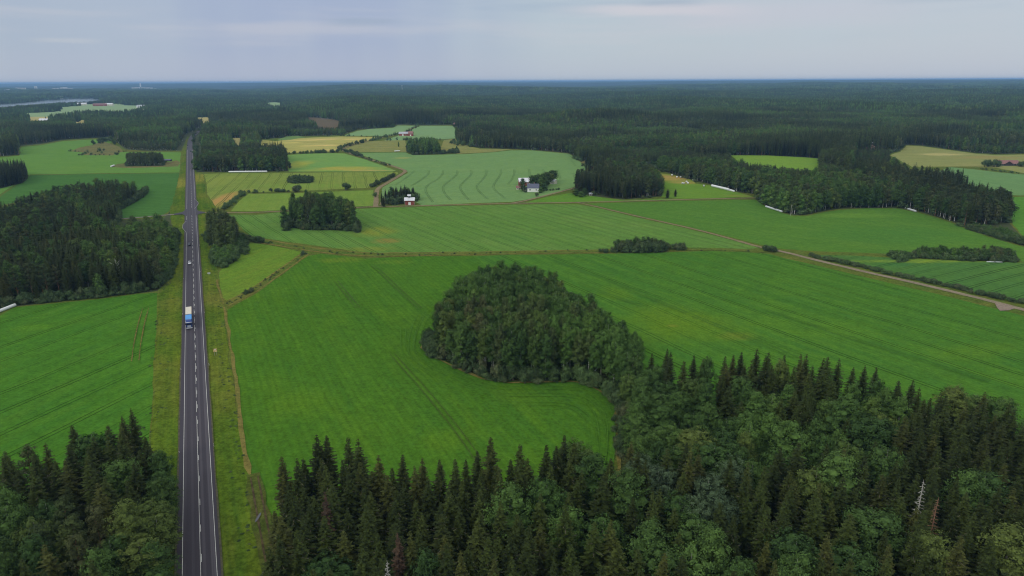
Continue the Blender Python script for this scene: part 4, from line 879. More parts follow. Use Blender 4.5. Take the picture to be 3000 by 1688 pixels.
# the great forest beyond the fields
FL = poly([(0, 460), (56, 456), (50, 440), (58, 426), (120, 420), (184, 409), (332, 401), (346, 420), (366, 438), (420, 442), (531, 442), (534, 424), (540, 410), (551, 394), (572, 381), (611, 368), (640, 358), (640, 361), (611, 373), (582, 384), (572, 392), (566, 400), (569, 425), (575, 445), (573, 480), (572, 498), (590, 503), (842, 503), (845, 490), (833, 450), (768, 449),
           (762, 441), (762, 409), (820, 405), (850, 398), (900, 400), (940, 401), (1000, 396), (1046, 380), (1149, 373), (1163, 364), (1216, 366), (1326, 365), (1337, 377), (1399, 384), (1399, 389), (1358, 391), (1335, 406), (1347, 421), (1405, 433), (1495, 436), (1558, 439), (1669, 449), (1689, 466), (1712, 480), (1722, 500), (1748, 507),
           (1734, 534), (1697, 545), (1676, 566), (1721, 569), (1762, 578), (1829, 584), (1878, 582), (1937, 575), (1940, 563), (1928, 537), (1890, 518), (1884, 508), (1931, 497), (1940, 502), (1995, 519), (2033, 528), (2036, 536), (2097, 543), (2161, 563), (2213, 569), (2216, 584), (2246, 604), (2291, 621), (2323, 629), (2361, 629), (2410, 618), (2454, 611),
           (2628, 608), (2687, 618), (2745, 635), (2789, 648), (2832, 669), (2950, 655), (2955, 620), (2946, 590), (2920, 571), (2911, 549, 't'), (2890, 525, 't'), (2850, 505, 't'), (2780, 499, 't'), (2700, 495, 't'), (2660, 492, 't'), (2640, 478, 't'), (2610, 456, 't'), (2604, 448), (2633, 442), (2655, 424), (2700, 426), (2861, 448), (2920, 451), (3000, 449), (3100, 451)])
FL = FL + [(9000, 2200), (9000, 9000), (-9000, 9000), (-5000, 1200)]
openP = [p for p in open_px]
GARD = [(1545, 568, 30), (1888, 488, 22), (1390, 414, 24), (2558, 440, 26), (1732, 571, 7)]
GARD = [(*G(a, b), c_) for a, b, c_ in GARD]
bld_pts = []
CORR = [cl[i] for i in range(0, len(cl), 2)]
def forest(r0, r1, sp, seed):
    r = np.random.default_rng(seed); tx = math.tan(.69); n1 = int(2*r1*tx/sp); n2 = int((r1-r0*.7)/sp)
    gx, gy = np.meshgrid(np.arange(n1), np.arange(n2)); gx = gx.ravel(); gy = gy.ravel()
    x = -r1*tx+(gx+r.random(gx.size)*.85)*sp; y = r0*.7+(gy+r.random(gx.size)*.85)*sp
    rr = np.hypot(x, y); ok = (rr >= r0) & (rr < r1) & (np.abs(x) < y*.80+20); x, y = x[ok], y[ok]
    ok = inside(FL, x, y)
    x, y = x[ok], y[ok]; bad = np.zeros(x.size, bool)
    for pg in openP:
        P = np.array(pg)
        if P[:, 1].max() < y.min() - 10: continue
        bb = (x > P[:, 0].min()-8) & (x < P[:, 0].max()+8) & (y > P[:, 1].min()-8) & (y < P[:, 1].max()+8)
        ix = np.nonzero(bb & ~bad)[0]
        if ix.size: bad[ix] |= inside(pg, x[ix], y[ix])
    for gx_, gy_, gr in GARD+bld_pts: bad |= (x-gx_)**2+(y-gy_)**2 < gr*gr
    C = np.array(CORR); near = np.nonzero((np.abs(x-C[:, 0].mean()) < 900) & (y < C[:, 1].max()+60) & ~bad)[0]
    for c_ in C: 
        if near.size: bad[near] |= (x[near]-c_[0])**2+(y[near]-c_[1])**2 < (12. if c_[1] < 900 else 19.)**2
    x, y = x[~bad], y[~bad]
    return x, y, r
def open_gap(r, x, y, keep=.93):  # small thin spots
    return (r.random(x.size) < keep)

# ------------------------------------------------------------------ buildings, far first so that the woods leave room
def house(name, label, cat, px, py, L, D, hw, hr, rz, wm_, rm, wins=(), group=None, eave=.45, chim=None, doors=(), ridge='x', z0=0., dormer=None):
    """gabled house, ridge along its local x; wins: (side 'f' front / 'b' / 'l' / 'r', u, z, w, h)"""
    g = G(px, py); r = math.radians(rz)
    c0 = (g[0]-(-math.sin(r))*(-D/2), g[1]-math.cos(r)*(-D/2))
    z = z0 if z0 else float(height(c0[0], c0[1]))
    root = empty(name, (c0[0], c0[1], z), r, label, cat, group); bld_pts.append((c0[0], c0[1], max(L, D)*.62+3))
    mb = MB(); a, b = L/2, D/2
    vs = [(-a, -b, -1), (a, -b, -1), (a, b, -1), (-a, b, -1), (-a, -b, hw), (a, -b, hw), (a, b, hw), (-a, b, hw), (-a, 0, hw+hr-.05), (a, 0, hw+hr-.05)]
    mb.add(vs, [(0, 1, 5, 4), (1, 2, 6, 9, 5), (2, 3, 7, 6), (3, 0, 4, 8, 7)]); mb.build('wall', wm_, root)
    e = eave; k = hr/b; t_ = .16; rb = MB()
    for s in (-1, 1):
        y0, z_0 = s*(b+e), hw-k*e; vs = [(-a-e, y0, z_0), (a+e, y0, z_0), (a+e, 0, hw+hr), (-a-e, 0, hw+hr)]
        vs += [(p[0], p[1], p[2]+t_) for p in vs]
        rb.add(vs, [(0, 1, 2, 3)[::s], (4, 5, 6, 7)[::-s], (0, 1, 5, 4), (1, 2, 6, 5), (3, 0, 4, 7)])
    if rm in (M['whiteroof'], M['greyroof']):
        n = int((L+2*e)/.9)
        for i in range(n+1):
            xx = -a-e+i*(L+2*e)/n
            for s in (-1, 1):
                p = [(xx-.03, s*(b+e), hw-k*e+t_+.002), (xx+.03, s*(b+e), hw-k*e+t_+.002), (xx+.03, 0, hw+hr+t_+.002), (xx-.03, 0, hw+hr+t_+.002)]
                rb.add(p+[(q[0], q[1], q[2]+.06) for q in p], [(4, 5, 6, 7), (0, 1, 5, 4), (1, 2, 6, 5), (3, 0, 4, 7)])
    roof = rb.build('roof', rm, root)
    if chim: MB().box((chim[0], chim[1], hw+hr+.3), (.8, .8, 1.8)).build('chimney', M['brownroof'], roof)
    def on(side, u, zz, w2, h2, dep):
        if side == 'f': return (u, -b-.03, zz), (w2, dep, h2)
        if side == 'b': return (u, b+.03, zz), (w2, dep, h2)
        if side == 'l': return (-a-.03, u, zz), (dep, w2, h2)
        return (a+.03, u, zz), (dep, w2, h2)
    for (sd_, u, zz, w2, h2) in wins:
        c_, d_ = on(sd_, u, zz, w2+.24, h2+.24, .08); wo_ = MB().box(c_, d_).build('window', M['white'], root)
        c_, d_ = on(sd_, u, zz, w2, h2, .16); MB().box(c_, d_).build('pane', M['glass'], wo_)
    for (sd_, u, w2, h2) in doors:
        c_, d_ = on(sd_, u, h2/2, w2, h2, .10); MB().box(c_, d_).build('door', M['dark'] if wm_ is not M['red'] else M['white'], root)
    return root
# the small red barn with its roof turret
rt = house('barn', 'small red barn with a pale metal roof and little roof turret beside the farm track', 'barn', 1200, 601, 8.0, 6.5, 4.3, 1.9, 4, M['red'], M['whiteroof'], eave=.7, doors=[('f', 0, 2.2, 2.6)])
for cx_ in (-4.02, 4.02): MB().box((cx_, -3.27, 2.1), (.14, .14, 4.3)).build('corner_board', M['white'], rt)
tb = MB().box((-.2, 0, 6.9), (2.1, 2.0, 2.4)).build('turret', M['greyroof'], rt)
MB().add([(-1.8, -1.5, 8.0), (1.4, -1.5, 8.0), (1.4, 0, 8.8), (-1.8, 0, 8.8), (-1.8, 1.5, 8.0), (1.4, 1.5, 8.0), (-1.8, -1.5, 8.12), (1.4, -1.5, 8.12), (1.4, 0, 8.92), (-1.8, 0, 8.92), (-1.8, 1.5, 8.12), (1.4, 1.5, 8.12)],
         [(0, 3, 2, 1), (3, 4, 5, 2), (6, 7, 8, 9), (9, 8, 11, 10), (0, 1, 7, 6), (4, 10, 11, 5), (1, 2, 8, 7), (2, 5, 11, 8), (0, 6, 9, 3), (3, 9, 10, 4)]).build('turret_roof', M['whiteroof'], tb)
for u in (-.55, .15): MB().box((u, -1.02, 6.9), (.5, .08, 1.1)).build('pane', M['glass'], tb)
# farmyard
house('farmhouse', 'white farmhouse with a dark grey gable roof in the pale crop', 'house', 1562, 563, 11.4, 8., 4.0, 3.6, -2, M['white'], M['darkroof'], eave=.3, chim=(1, .6),
      wins=[('f', -3.0, 2.2, 1.5, .9), ('f', 3.0, 2.2, 1.2, .9), ('r', 0, 2.4, 1.2, 1.1), ('l', 0, 2.4, 1.1, 1.1)], doors=[('r', 2.4, 1., 2.1)])
house('annex', 'low white annex with grey roof joined on the left of the white farmhouse', 'shed', 1540, 559, 4.8, 4., 2.2, 1.1, -2, M['white'], M['darkroof'], wins=[('f', 0, 1.3, .7, .6)], doors=[('f', 1.4, .9, 1.9)])
house('barn', 'long barn with a ribbed pale metal roof behind the white farmhouse', 'barn', 1545, 545, 17., 11., 4.2, 3.4, 5, M['red'], M['whiteroof'], doors=[('f', 3, 3., 3.), ('f', -4, 1.2, 2.1)], wins=[('f', 0, 2.4, .8, .8), ('f', 6, 2.4, .8, .8)])
house('shed', 'small cream shed with a brown roof left of the white farmhouse', 'shed', 1521, 556, 5.8, 4.4, 2.2, 1.5, -3, M['cream'], M['brownroof'], wins=[('f', -1.5, 1.2, .7, .7), ('f', 1.5, 1.2, .7, .7)], doors=[('f', 0, .9, 1.9)])
house('shed', 'pale roofed shed half hidden by the farmyard trees on their right', 'shed', 1617, 539, 6., 5., 3., 1.8, -40, M['cream'], M['whiteroof'], wins=[('f', 0, 1.6, .8, .8)], doors=[('l', 0, 1., 2.)])
# farther houses
house('barn', 'long red barn with pale roof where the farm track meets the far fields', 'barn', 1189, 398, 28., 12., 4.2, 3.2, 2, M['red'], M['greyroof'], doors=[('f', -6, 3., 3.)], wins=[('f', 0, 2.2, 1., 1.), ('f', 6, 2.2, 1., 1.)])
house('barn', 'red roofed barn joined to the right end of the long far barn', 'barn', 1203, 399, 9., 13., 5.0, 4., 2, M['red'], M['brownroof'], doors=[('f', 0, 2.6, 3.)])
house('cottage', 'red cottage at the forest edge behind the far green field', 'house', 1337, 369, 14., 9., 4.2, 3., -12, M['red'], M['brownroof'], wins=[('f', -3, 2, 1.2, 1.2), ('f', 3, 2, 1.2, 1.2)])
house('house', 'white house with grey roof under dark trees behind the tan meadow', 'house', 1391, 419, 13., 9., 3.6, 3., -8, M['white'], M['greyroof'], wins=[('f', -4, 1.9, 1.3, 1.1), ('f', 0, 1.9, 1.3, 1.1), ('f', 4, 1.9, 1.3, 1.1)], chim=(2, 0))
house('garage', 'low white garage left of the house behind the tan meadow', 'garage', 1376, 417, 7., 5., 2.6, 1.4, -8, M['cream'], M['greyroof'], doors=[('f', 0, 2.6, 2.1)])
house('cottage', 'dark cottage with white windows at the end of the hay field lane', 'house', 1899, 490, 10., 8., 3.2, 2.8, -18, M['dark'], M['darkroof'], wins=[('f', -2.6, 1.8, 1.6, 1.2), ('f', 1.6, 1.8, 1.6, 1.2), ('l', 0, 1.8, 1.2, 1.1)], chim=(1.5, .5))
house('shed', 'low dark shed to the right of the dark cottage', 'shed', 1921, 492, 8., 5., 2.4, 1.4, -10, M['dark'], M['brownroof'], doors=[('f', 0, 2., 2.)])
house('house', 'red two storey house with white gable among the trees by the tan meadow', 'house', 2557, 443, 11., 8., 5.4, 3., 30, M['red'], M['brownroof'], wins=[('f', -2.6, 2, 1.1, 1.3), ('f', 2.6, 2, 1.1, 1.3), ('f', -2.6, 4.4, 1.1, 1.1), ('f', 2.6, 4.4, 1.1, 1.1)], chim=(0, .6))
house('house', 'house with a bright white roof standing behind the red two storey house', 'house', 2558, 430, 10., 8., 5., 3., 60, M['red'], M['whiteroof'], wins=[('f', -2.6, 2, 1.1, 1.3), ('f', 2.6, 2, 1.1, 1.3), ('f', 0, 3.6, 1.1, 1.1)])
q_ = house('farmhouse', 'long low red brown roofed house with a central gable beside the right edge', 'house', 2953, 486, 27., 10., 2.8, 3.6, -2, M['dark'], M['brownroof'], wins=[('f', u, 1.5, 1.6, 1.1) for u in (-11, -7, 7, 11)], eave=.8)
gb = MB().add([(-4.5, -5.9, -1), (4.5, -5.9, -1), (4.5, -5.9, 2.6), (0, -5.9, 5.6), (-4.5, -5.9, 2.6), (-4.5, 0, -1), (4.5, 0, -1), (4.5, 0, 2.6), (0, 0, 5.6), (-4.5, 0, 2.6)], [(0, 1, 2, 3, 4), (1, 6, 7, 2), (5, 0, 4, 9)]).build('gable', M['dark'], q_)
MB().add([(-5.1, -6.5, 2.4), (0, -6.5, 5.8), (0, 0, 5.8), (-5.1, 0, 2.4), (5.1, -6.5, 2.4), (5.1, 0, 2.4), (-5.1, -6.5, 2.54), (0, -6.5, 5.94), (0, 0, 5.94), (-5.1, 0, 2.54), (5.1, -6.5, 2.54), (5.1, 0, 2.54)],
         [(0, 1, 2, 3), (1, 4, 5, 2), (6, 9, 8, 7), (7, 8, 11, 10), (0, 6, 7, 1), (1, 7, 10, 4), (3, 9, 6, 0), (4, 10, 11, 5)]).build('gable_roof', M['brownroof'], gb)
house('garden_shed', 'tiny pale shed under the trees at the foot of the eastern wood', 'shed', 1731, 573, 2.6, 2.2, 1.7, .7, 8, M['cream'], M['greyroof'], doors=[('f', 0, .8, 1.5)])
house('cabin', 'grey roofed cabin showing between the trees at the end of the left wood', 'cabin', 370, 572, 7., 5.5, 2.8, 2.2, 35, M['dark'], M['greyroof'], wins=[('f', 0, 1.5, 1., .9)])
house('shed', 'dark field shed right of the small birch clump', 'shed', 487, 473, 12., 4., 1.6, 1.2, -8, M['dark'], M['darkroof'], doors=[('f', 0, 2., 1.5)])
for i, (px, py, L, wm_, rm, lab) in enumerate([(131, 356, 42, 'cream', 'whiteroof', 'long white roofed barn beside the distant yellow field'), (385, 352, 22, 'white', 'whiteroof', 'bright white house with white roof in the distant village'), (395, 356, 24, 'white', 'greyroof', 'low white house just below the bright white village house'),
        (296, 345, 16, 'white', 'whiteroof', 'small white house among trees left of the village'), (292, 306, 58, 'red', 'brownroof', 'long red barn at the top of the distant field'), (318, 305, 40, 'cream', 'whiteroof', 'pale hall right of the long red distant barn'), (413, 311, 40, 'white', 'greyroof', 'white house at the right end of the distant field'),
        (421, 325, 22, 'white', 'whiteroof', 'white house peeping over trees below the distant field'), (463, 305, 36, 'cream', 'greyroof', 'pale house in the far trees right of the distant field'), (582, 309, 40, 'white', 'greyroof', 'white house in the far forest above the highway bend'), (682, 309, 46, 'white', 'greyroof', 'white house beside a tiny far clearing'),
        (191, 367, 26, 'cream', 'greyroof', 'low pale shed at the near edge of the distant woods'), (238, 304, 46, 'cream', 'whiteroof', 'pale shed at the lakeside end of the distant field'), (470, 352, 16, 'white', 'whiteroof', 'small white hut by a pale clearing right of the village')]):
    house('house' if wm_ == 'white' else 'barn', lab, 'house' if wm_ == 'white' else 'barn', px, py+5, L, 12., 7., 5., (i*37 % 30)-15, M[wm_], M[rm], wins=[('f', u*L*.3, 3., 2., 2.) for u in (-1, 0, 1)])
town = [(20, 271, 50, 16), (26, 270, 40, 22), (56, 268, 90, 16), (68, 268, 110, 18), (107, 266, 46, 50), (168, 266, 60, 22), (180, 268, 60, 22), (186, 266, 90, 34), (193, 266, 70, 40), (207, 267, 90, 30), (395, 262, 110, 22), (404, 262, 90, 26), (425, 262, 160, 24), (440, 262, 120, 20), (452, 263, 110, 22), (160, 266, 40, 20), (181, 287, 12, 4)]
for i, (px, py, L, hh) in enumerate(town):
    L, hh = L*.6, hh*.65
    g = G(px, py+3); z = float(height(*g)); rt = empty('town_building', (g[0], g[1], z), .1*(i % 5), 'pale %s block in the far off town, %s' % ('tall slab' if hh > 30 else 'long low' if L > 80 else 'small square', ['at the left edge', 'left of the hall', 'long pale hall', 'widest white block over the lake', 'lone tower block', 'beside the white cluster', 'left block of the cluster', 'main block of the cluster', 'tallest in the cluster', 'right block of the cluster', 'left of the church tower', 'foot of the church tower', 'right of the church tower', 'farther right of the church tower', 'last one right of the church tower', 'small one before the cluster', 'on the lake shore'][i]), 'building', 'pale buildings of the far off town')
    MB().box((0, 0, hh/2+6), (L, 26, hh+12)).build('wall', M['white'] if i % 3 else M['cream'], rt); MB().box((0, 0, hh+12.6), (L+2, 28, 1.2)).build('roof', M['greyroof'], rt)
    wb = MB()
    for fz in range(int(hh/7)): wb.box((0, -13.1, 16+fz*6.5), (L*.86, .2, 1.8))
    if wb.v: wb.build('window_band', M['glass'], rt)
    bld_pts.append((g[0], g[1], L*.7+10))
g = G(413, 261); z = float(height(*g)); rt = empty('church_tower', (g[0], g[1], z), 0, 'tall pale tower rising over the far off town', 'tower')
MB().box((0, 0, 30), (17, 17, 60)).build('wall', M['white'], rt); MB().box((0, 0, 65), (18, 18, 10), taper=.15).build('roof', M['greyroof'], rt); MB().box((0, -8.7, 48), (5, .3, 9)).build('window', M['glass'], rt)
g = G(1179, 280); z = float(height(*g)); rt = empty('mast', (g[0], g[1], z), 0, 'thin pale mast above the hazy forest left of centre', 'mast')
MB().tube([(0, 0, 0), (0, 0, 50)], [1.4, .9], 6).build('pole', M['white'], rt); MB().box((0, 0, 48), (5, 5, 3)).build('antenna', M['white'], rt)

# ------------------------------------------------------------------ forest beyond the fields
def add_forest(r0, r1, sp, seed):
    x, y, r = forest(r0, r1, sp, seed)
    z = height(x, y)
    px, py, d = PX(x, y, z+12); ok = (px > -60) & (px < 3060) & (py < 1700); x, y = x[ok], y[ok]
    n = vnoise(x, y, 110)*.5+vnoise(x+300, y, 35)*.3+r.random(x.size)*.28
    kk = np.where(n < .46, 'spruce_tree', np.where(n < .56, 'pine_tree', np.where(n < .66, 'birch_tree', 'leafy_tree')))
    hm = .72+.5*vnoise(x, y+77, 190)
    hm = np.where((vnoise(x+55, y, 140) > .74), hm*.6, hm)
    for i in range(x.size):
        h_ = (21.5 if kk[i] == 'spruce_tree' else 19.)*hm[i]*r.uniform(.82, 1.12); b_ = 20. if kk[i] == 'spruce_tree' else 18.
        T_.append(dict(k=str(kk[i]), x=float(x[i]), y=float(y[i]), sx=float(r.uniform(.85, 1.2)*min(1.05, h_/b_+.2)), sz=float(h_/b_), st='forest behind the fields', hero=0, mesh=None, lab=None))
add_forest(450, 1150, 5.0, 11)
add_forest(1150, 2300, 6.2, 12)
# hedges and bushes
def bushes(px, n, s0, s1, spread=1.5, st='hedge', tall=1.):
    pts = resample([G(*p) for p in px], 1.); r = random.Random(len(T_))
    for i in range(n):
        p = pts[r.randrange(len(pts))]; s = r.uniform(s0, s1)
        T_.append(dict(k='bush', x=p[0]+r.gauss(0, spread), y=p[1]+r.gauss(0, spread), sx=s, sz=s*tall*r.uniform(.8, 1.2), st=st, hero=0, mesh=None, lab=None))
bushes([(2372, 752), (2420, 762), (2541, 787), (2640, 812), (2745, 833), (2850, 858), (2920, 874), (2990, 890)], 230, .45, .95, .9, 'hedge along the grey gravel road at right', .9)
bushes([(1083, 551), (1110, 540), (1140, 524), (1155, 517)], 46, .8, 1.3, 1.2, 'hedge beside the farm track bend', 1.2)
bushes([(990, 436), (1020, 448), (1060, 461)], 34, 1., 1.7, 2., 'bushes along the far part of the farm track', 1.); bushes([(1060, 461), (1120, 482), (1165, 498)], 24, .6, 1.2, 1.5, 'bushes along the far part of the farm track', 1.)
bushes([(992, 436), (1040, 424), (1100, 410), (1170, 393)], 55, 1., 2., 2., 'bushes along the far part of the farm track', 1.); bushes([(1195, 388), (1222, 370)], 16, 1., 2., 3., 'bushes along the far part of the farm track')
bushes([(650, 618), (672, 604), (690, 588), (712, 567), (728, 564)], 44, .6, 1.2, 1.2, 'bushes on the track edge by the tan field', 1.1)
bushes([(735, 567), (800, 563), (845, 563)], 20, .6, 1.2, .8, 'bushes on the ditch above the mown strip'); bushes([(862, 562), (876, 561)], 5, 1.6, 2.0, 1.5, 'bushes on the ditch above the mown strip', 1.1); bushes([(1012, 557), (1015, 557)], 3, 1.7, 2., .9, 'lone bush in the olive field edge', 1.1)
bushes([(767, 451), (900, 450), (990, 447)], 36, .7, 1.5, 1.6, 'thin hedge below the yellow grain field'); bushes([(920, 449), (992, 447)], 16, 1.2, 1.7, 2., 'thin hedge below the yellow grain field')
bushes([(1000, 399), (1120, 402), (1135, 399)], 20, .8, 1.6, 2., 'bushes between the far green fields'); bushes([(1134, 412), (1190, 411), (1300, 411)], 24, 1., 1.8, 2., 'bushes behind the olive meadow')
bushes([(728, 706), (840, 721), (960, 740), (1128, 749), (1500, 742), (1791, 737), (2220, 735)], 60, .22, .5, 1.6, 'low bushes along the field ditch', .8); bushes([(730, 706), (800, 714)], 18, .35, .7, 1.2, 'low bushes along the field ditch', .8)
bushes([(1950, 731), (2010, 733)], 16, .9, 1.4, 1., 'bushes right of the oval thicket'); bushes([(2235, 737), (2262, 738)], 8, 1., 1.4, 1., 'bush clump where the ditch meets the gravel road'); bushes([(1760, 740), (1800, 740)], 8, .5, .9, 1., 'low bushes along the field ditch')
bushes([(666, 892), (752, 843), (830, 787), (895, 744)], 60, .2, .42, 1.0, 'low weeds on the ditch between the meadows', .8); bushes([(722, 862), (740, 852)], 9, .5, .8, .6, 'bush pair on the slanting ditch'); bushes([(884, 748), (893, 743)], 5, .5, .8, .6, 'bush at the top of the slanting ditch')
bushes([(690, 700), (735, 708), (770, 712)], 26, .7, 1.3, 2.2, 'bushes below the birch group')
bushes([(1320, 413), (1340, 424), (1380, 432)], 14, 1.5, 2.5, 4., 'bushes at the forest edge by the tan meadow'); bushes([(2880, 488), (2900, 489), (2916, 489)], 12, 1.3, 2.2, 2., 'bushes beside the long brown roofed house', 1.3); bushes([(2988, 488), (3000, 490)], 6, 1.3, 2., 1.5, 'bushes beside the long brown roofed house', 1.3); bushes([(2870, 496), (2950, 505), (3000, 511)], 24, .4, .8, 2., 'scrub line below the long brown roofed house')
bushes([(205, 444), (250, 447), (240, 456), (330, 456), (360, 444)], 24, .5, 1.3, 3., 'bushes on the brown meadow'); bushes([(276, 424), (320, 412), (345, 425)], 24, 1., 2.6, 4., 'bushes on the brown meadow', 1.2); bushes([(290, 440), (300, 452)], 6, 1., 1.6, 2., 'bushes on the brown meadow')
for i in range(7): bushes([(1584+i*9, 562-i*.9), (1585+i*9, 561.9-i*.9)], 1, .7, .9, .3, 'row of garden bushes right of the white farmhouse')
bushes([(1537, 564), (1541, 564)], 3, .5, .8, .4, 'garden bushes left of the white farmhouse')
for i, (px, py) in enumerate([(3, 452), (2935, 584), (2945, 640), (1100, 578), (1575, 577)]): bushes([(px, py), (px+1, py)], 1, 1., 1.8, .4, 'single bush')
und = []      # undergrowth along the edges of the woods
def edge_under(pg, n, s0, s1, seed, inset=.8):
    r = random.Random(seed); pts = resample(pg+[pg[0]], 1.5)
    for i in range(n):
        p = pts[r.randrange(len(pts))]; und.append((p[0]+r.gauss(0, inset), p[1]+r.gauss(0, inset), r.uniform(s0, s1), r.uniform(s0, s1)*r.uniform(.8, 1.4)))
for (name, pg, sp, mixw, hr, seed, zones) in stands:
    if seed in (1, 3, 5): continue
    Lp = sum(math.hypot(pg[i][0]-pg[i-1][0], pg[i][1]-pg[i-1][1]) for i in range(len(pg)))
    edge_under(pg, int(Lp*(.9 if seed in (2, 4) else .6)), .45, 1.15, seed)
    if seed in (2, 4, 9):
        pts = resample(pg+[pg[0]], 1.5); r = random.Random(seed+60)
        for _ in range(int(Lp*.55)):
            p = pts[r.randrange(len(pts))]; q = r.uniform(1.1, 2.0); cxy = np.array(pg).mean(0); v_ = np.array(p)-cxy; v_ = v_/np.hypot(*v_)*r.uniform(.6, 2.4); und.append((p[0]-v_[0], p[1]-v_[1], q*.8, q*1.1))
    if seed >= 11 and seed != 13:
        x, y, r = scatter_in(pg, 2.2, seed+7); ok = inside(pg, x, y)
        for a, b in zip(x[ok], y[ok]): q = float(r.uniform(.7, 1.3)*min(1.6, hr[0]/4.)); und.append((float(a), float(b), q, q*1.1))
edge_under(FL[17:130], 3000, .8, 2.1, 77, 1.6)
edge_under(poly([(1822, 1340), (1815, 1240), (1822, 1180)]), 60, .4, .9, 78); edge_under(poly([(790, 1480, 't'), (792, 1688), (785, 1900)]), 60, .4, .9, 79)
r_ = random.Random(5)
for i in range(420):          # tall weeds on the verges
    s = r_.uniform(-60, 300); sd_ = r_.choice((-1, 1)); off = sd_*(r_.uniform(8.5, 13) if sd_ < 0 else r_.uniform(9., 16))
    p = R(s, off)
    if sd_ > 0 and s < 55: continue
    q = r_.uniform(.10, .28); und.append((p[0], p[1], q*1.2, q*.7))

hx, hy = G(2556, 447)
for q in T_:
    dx_, dy_ = q['x']-hx*(q['y']/hy), q['y']-hy
    if abs(dx_) < 24 and -270 < dy_ < 6 and q['st'] == 'forest behind the fields': q['sz'] *= .36; q['sx'] *= .6
# ------------------------------------------------------------------ choose which trees are single objects
KB = {'spruce_tree': 20., 'bush': 3.}
for q in T_: q['z'] = 0.
tx, ty = np.array([q['x'] for q in T_]), np.array([q['y'] for q in T_]); tz = height(tx, ty)
top = np.array([q['sz']*KB.get(q['k'], 18.) for q in T_])
ppx, ppy, pd = PX(tx, ty, tz+top*.9)
vis = (ppx > 15) & (ppx < 2985) & (ppy < 1675) & (pd > 10)
kinds = np.array([q['k'] for q in T_]); size = top/np.maximum(pd, 1)
single = np.zeros(len(T_), bool)
for k in SHAPES:
    ix = np.nonzero((kinds == k) & vis)[0]
    hz = np.array([T_[i]['hero'] for i in ix]); o_ = ix[np.argsort(-(size[ix]+hz*.02))][:292]; single[o_] = True
CATN = {'spruce_tree': ('spruce', 'spruce'), 'leafy_tree': ('tree', 'broadleaf tree'), 'birch_tree': ('birch', 'birch'), 'aspen_tree': ('aspen', 'aspen'), 'pine_tree': ('pine', 'pine'), 'bush': ('bush', 'bush')}
rs = random.Random(99)
SHORT = {W1: 'bottom wood', W2: 'oval grove', W3: 'bottom left wood', W4: 'left wood', W5: 'spruce block', W8: 'small clump', W9: 'round copse', W10: 'roadside group', W11: 'farm copse', W12: 'far copse', 'forest behind the fields': 'big forest'}
def spell(v):
    v = int(min(99, max(1, round(v)))); o_ = 'zero one two three four five six seven eight nine ten eleven twelve thirteen fourteen fifteen sixteen seventeen eighteen nineteen'.split()
    t10 = 'x x twenty thirty forty fifty sixty seventy eighty ninety'.split()
    return o_[v] if v < 20 else t10[v//10]+(' '+o_[v % 10] if v % 10 else '')
n_single = 0
for i in np.nonzero(single)[0]:
    q = T_[i]; k = q['k']; cm, tm = SHAPES[k][rs.randrange(len(SHAPES[k]))]
    if q['mesh'] == 'w': cm, tm = WIL, WIT
    rel = q['sz']*KB.get(k, 18.); wd = q['sx']/max(.3, q['sz'])
    adj = ('tall' if rel > (20.3 if k == 'spruce_tree' else 17.6 if k != 'bush' else 4) else 'short' if rel < (18.3 if k == 'spruce_tree' else 15 if k != 'bush' else 2.2) else 'middling')
    adj2 = 'broad' if wd > 1.06 else 'narrow' if wd < .9 else 'full'
    what = q['lab'] or (adj+' '+adj2+' '+CATN[k][1])
    lab = '%s, %s, %s percent across, %s percent down' % (what, SHORT.get(q['st'], 'field edge'), spell(ppx[i]/30), spell(ppy[i]/16.88))
    o = empty(k, (q['x'], q['y'], float(tz[i])), rs.uniform(0, 6.28), lab, CATN[k][0], {'spruce_tree': 'spruces', 'leafy_tree': 'broadleaf trees', 'birch_tree': 'birches', 'aspen_tree': 'aspens', 'pine_tree': 'pines', 'bush': 'bushes'}[k]+' of the '+q['st'])
    o.scale = (q['sx'], q['sx'], q['sz']); q['o'] = o; n_single += 1
    for nm, me in (('crown', cm), ('trunk', tm)):
        c_ = bpy.data.objects.new(nm, me); COL.objects.link(c_); c_.parent = o

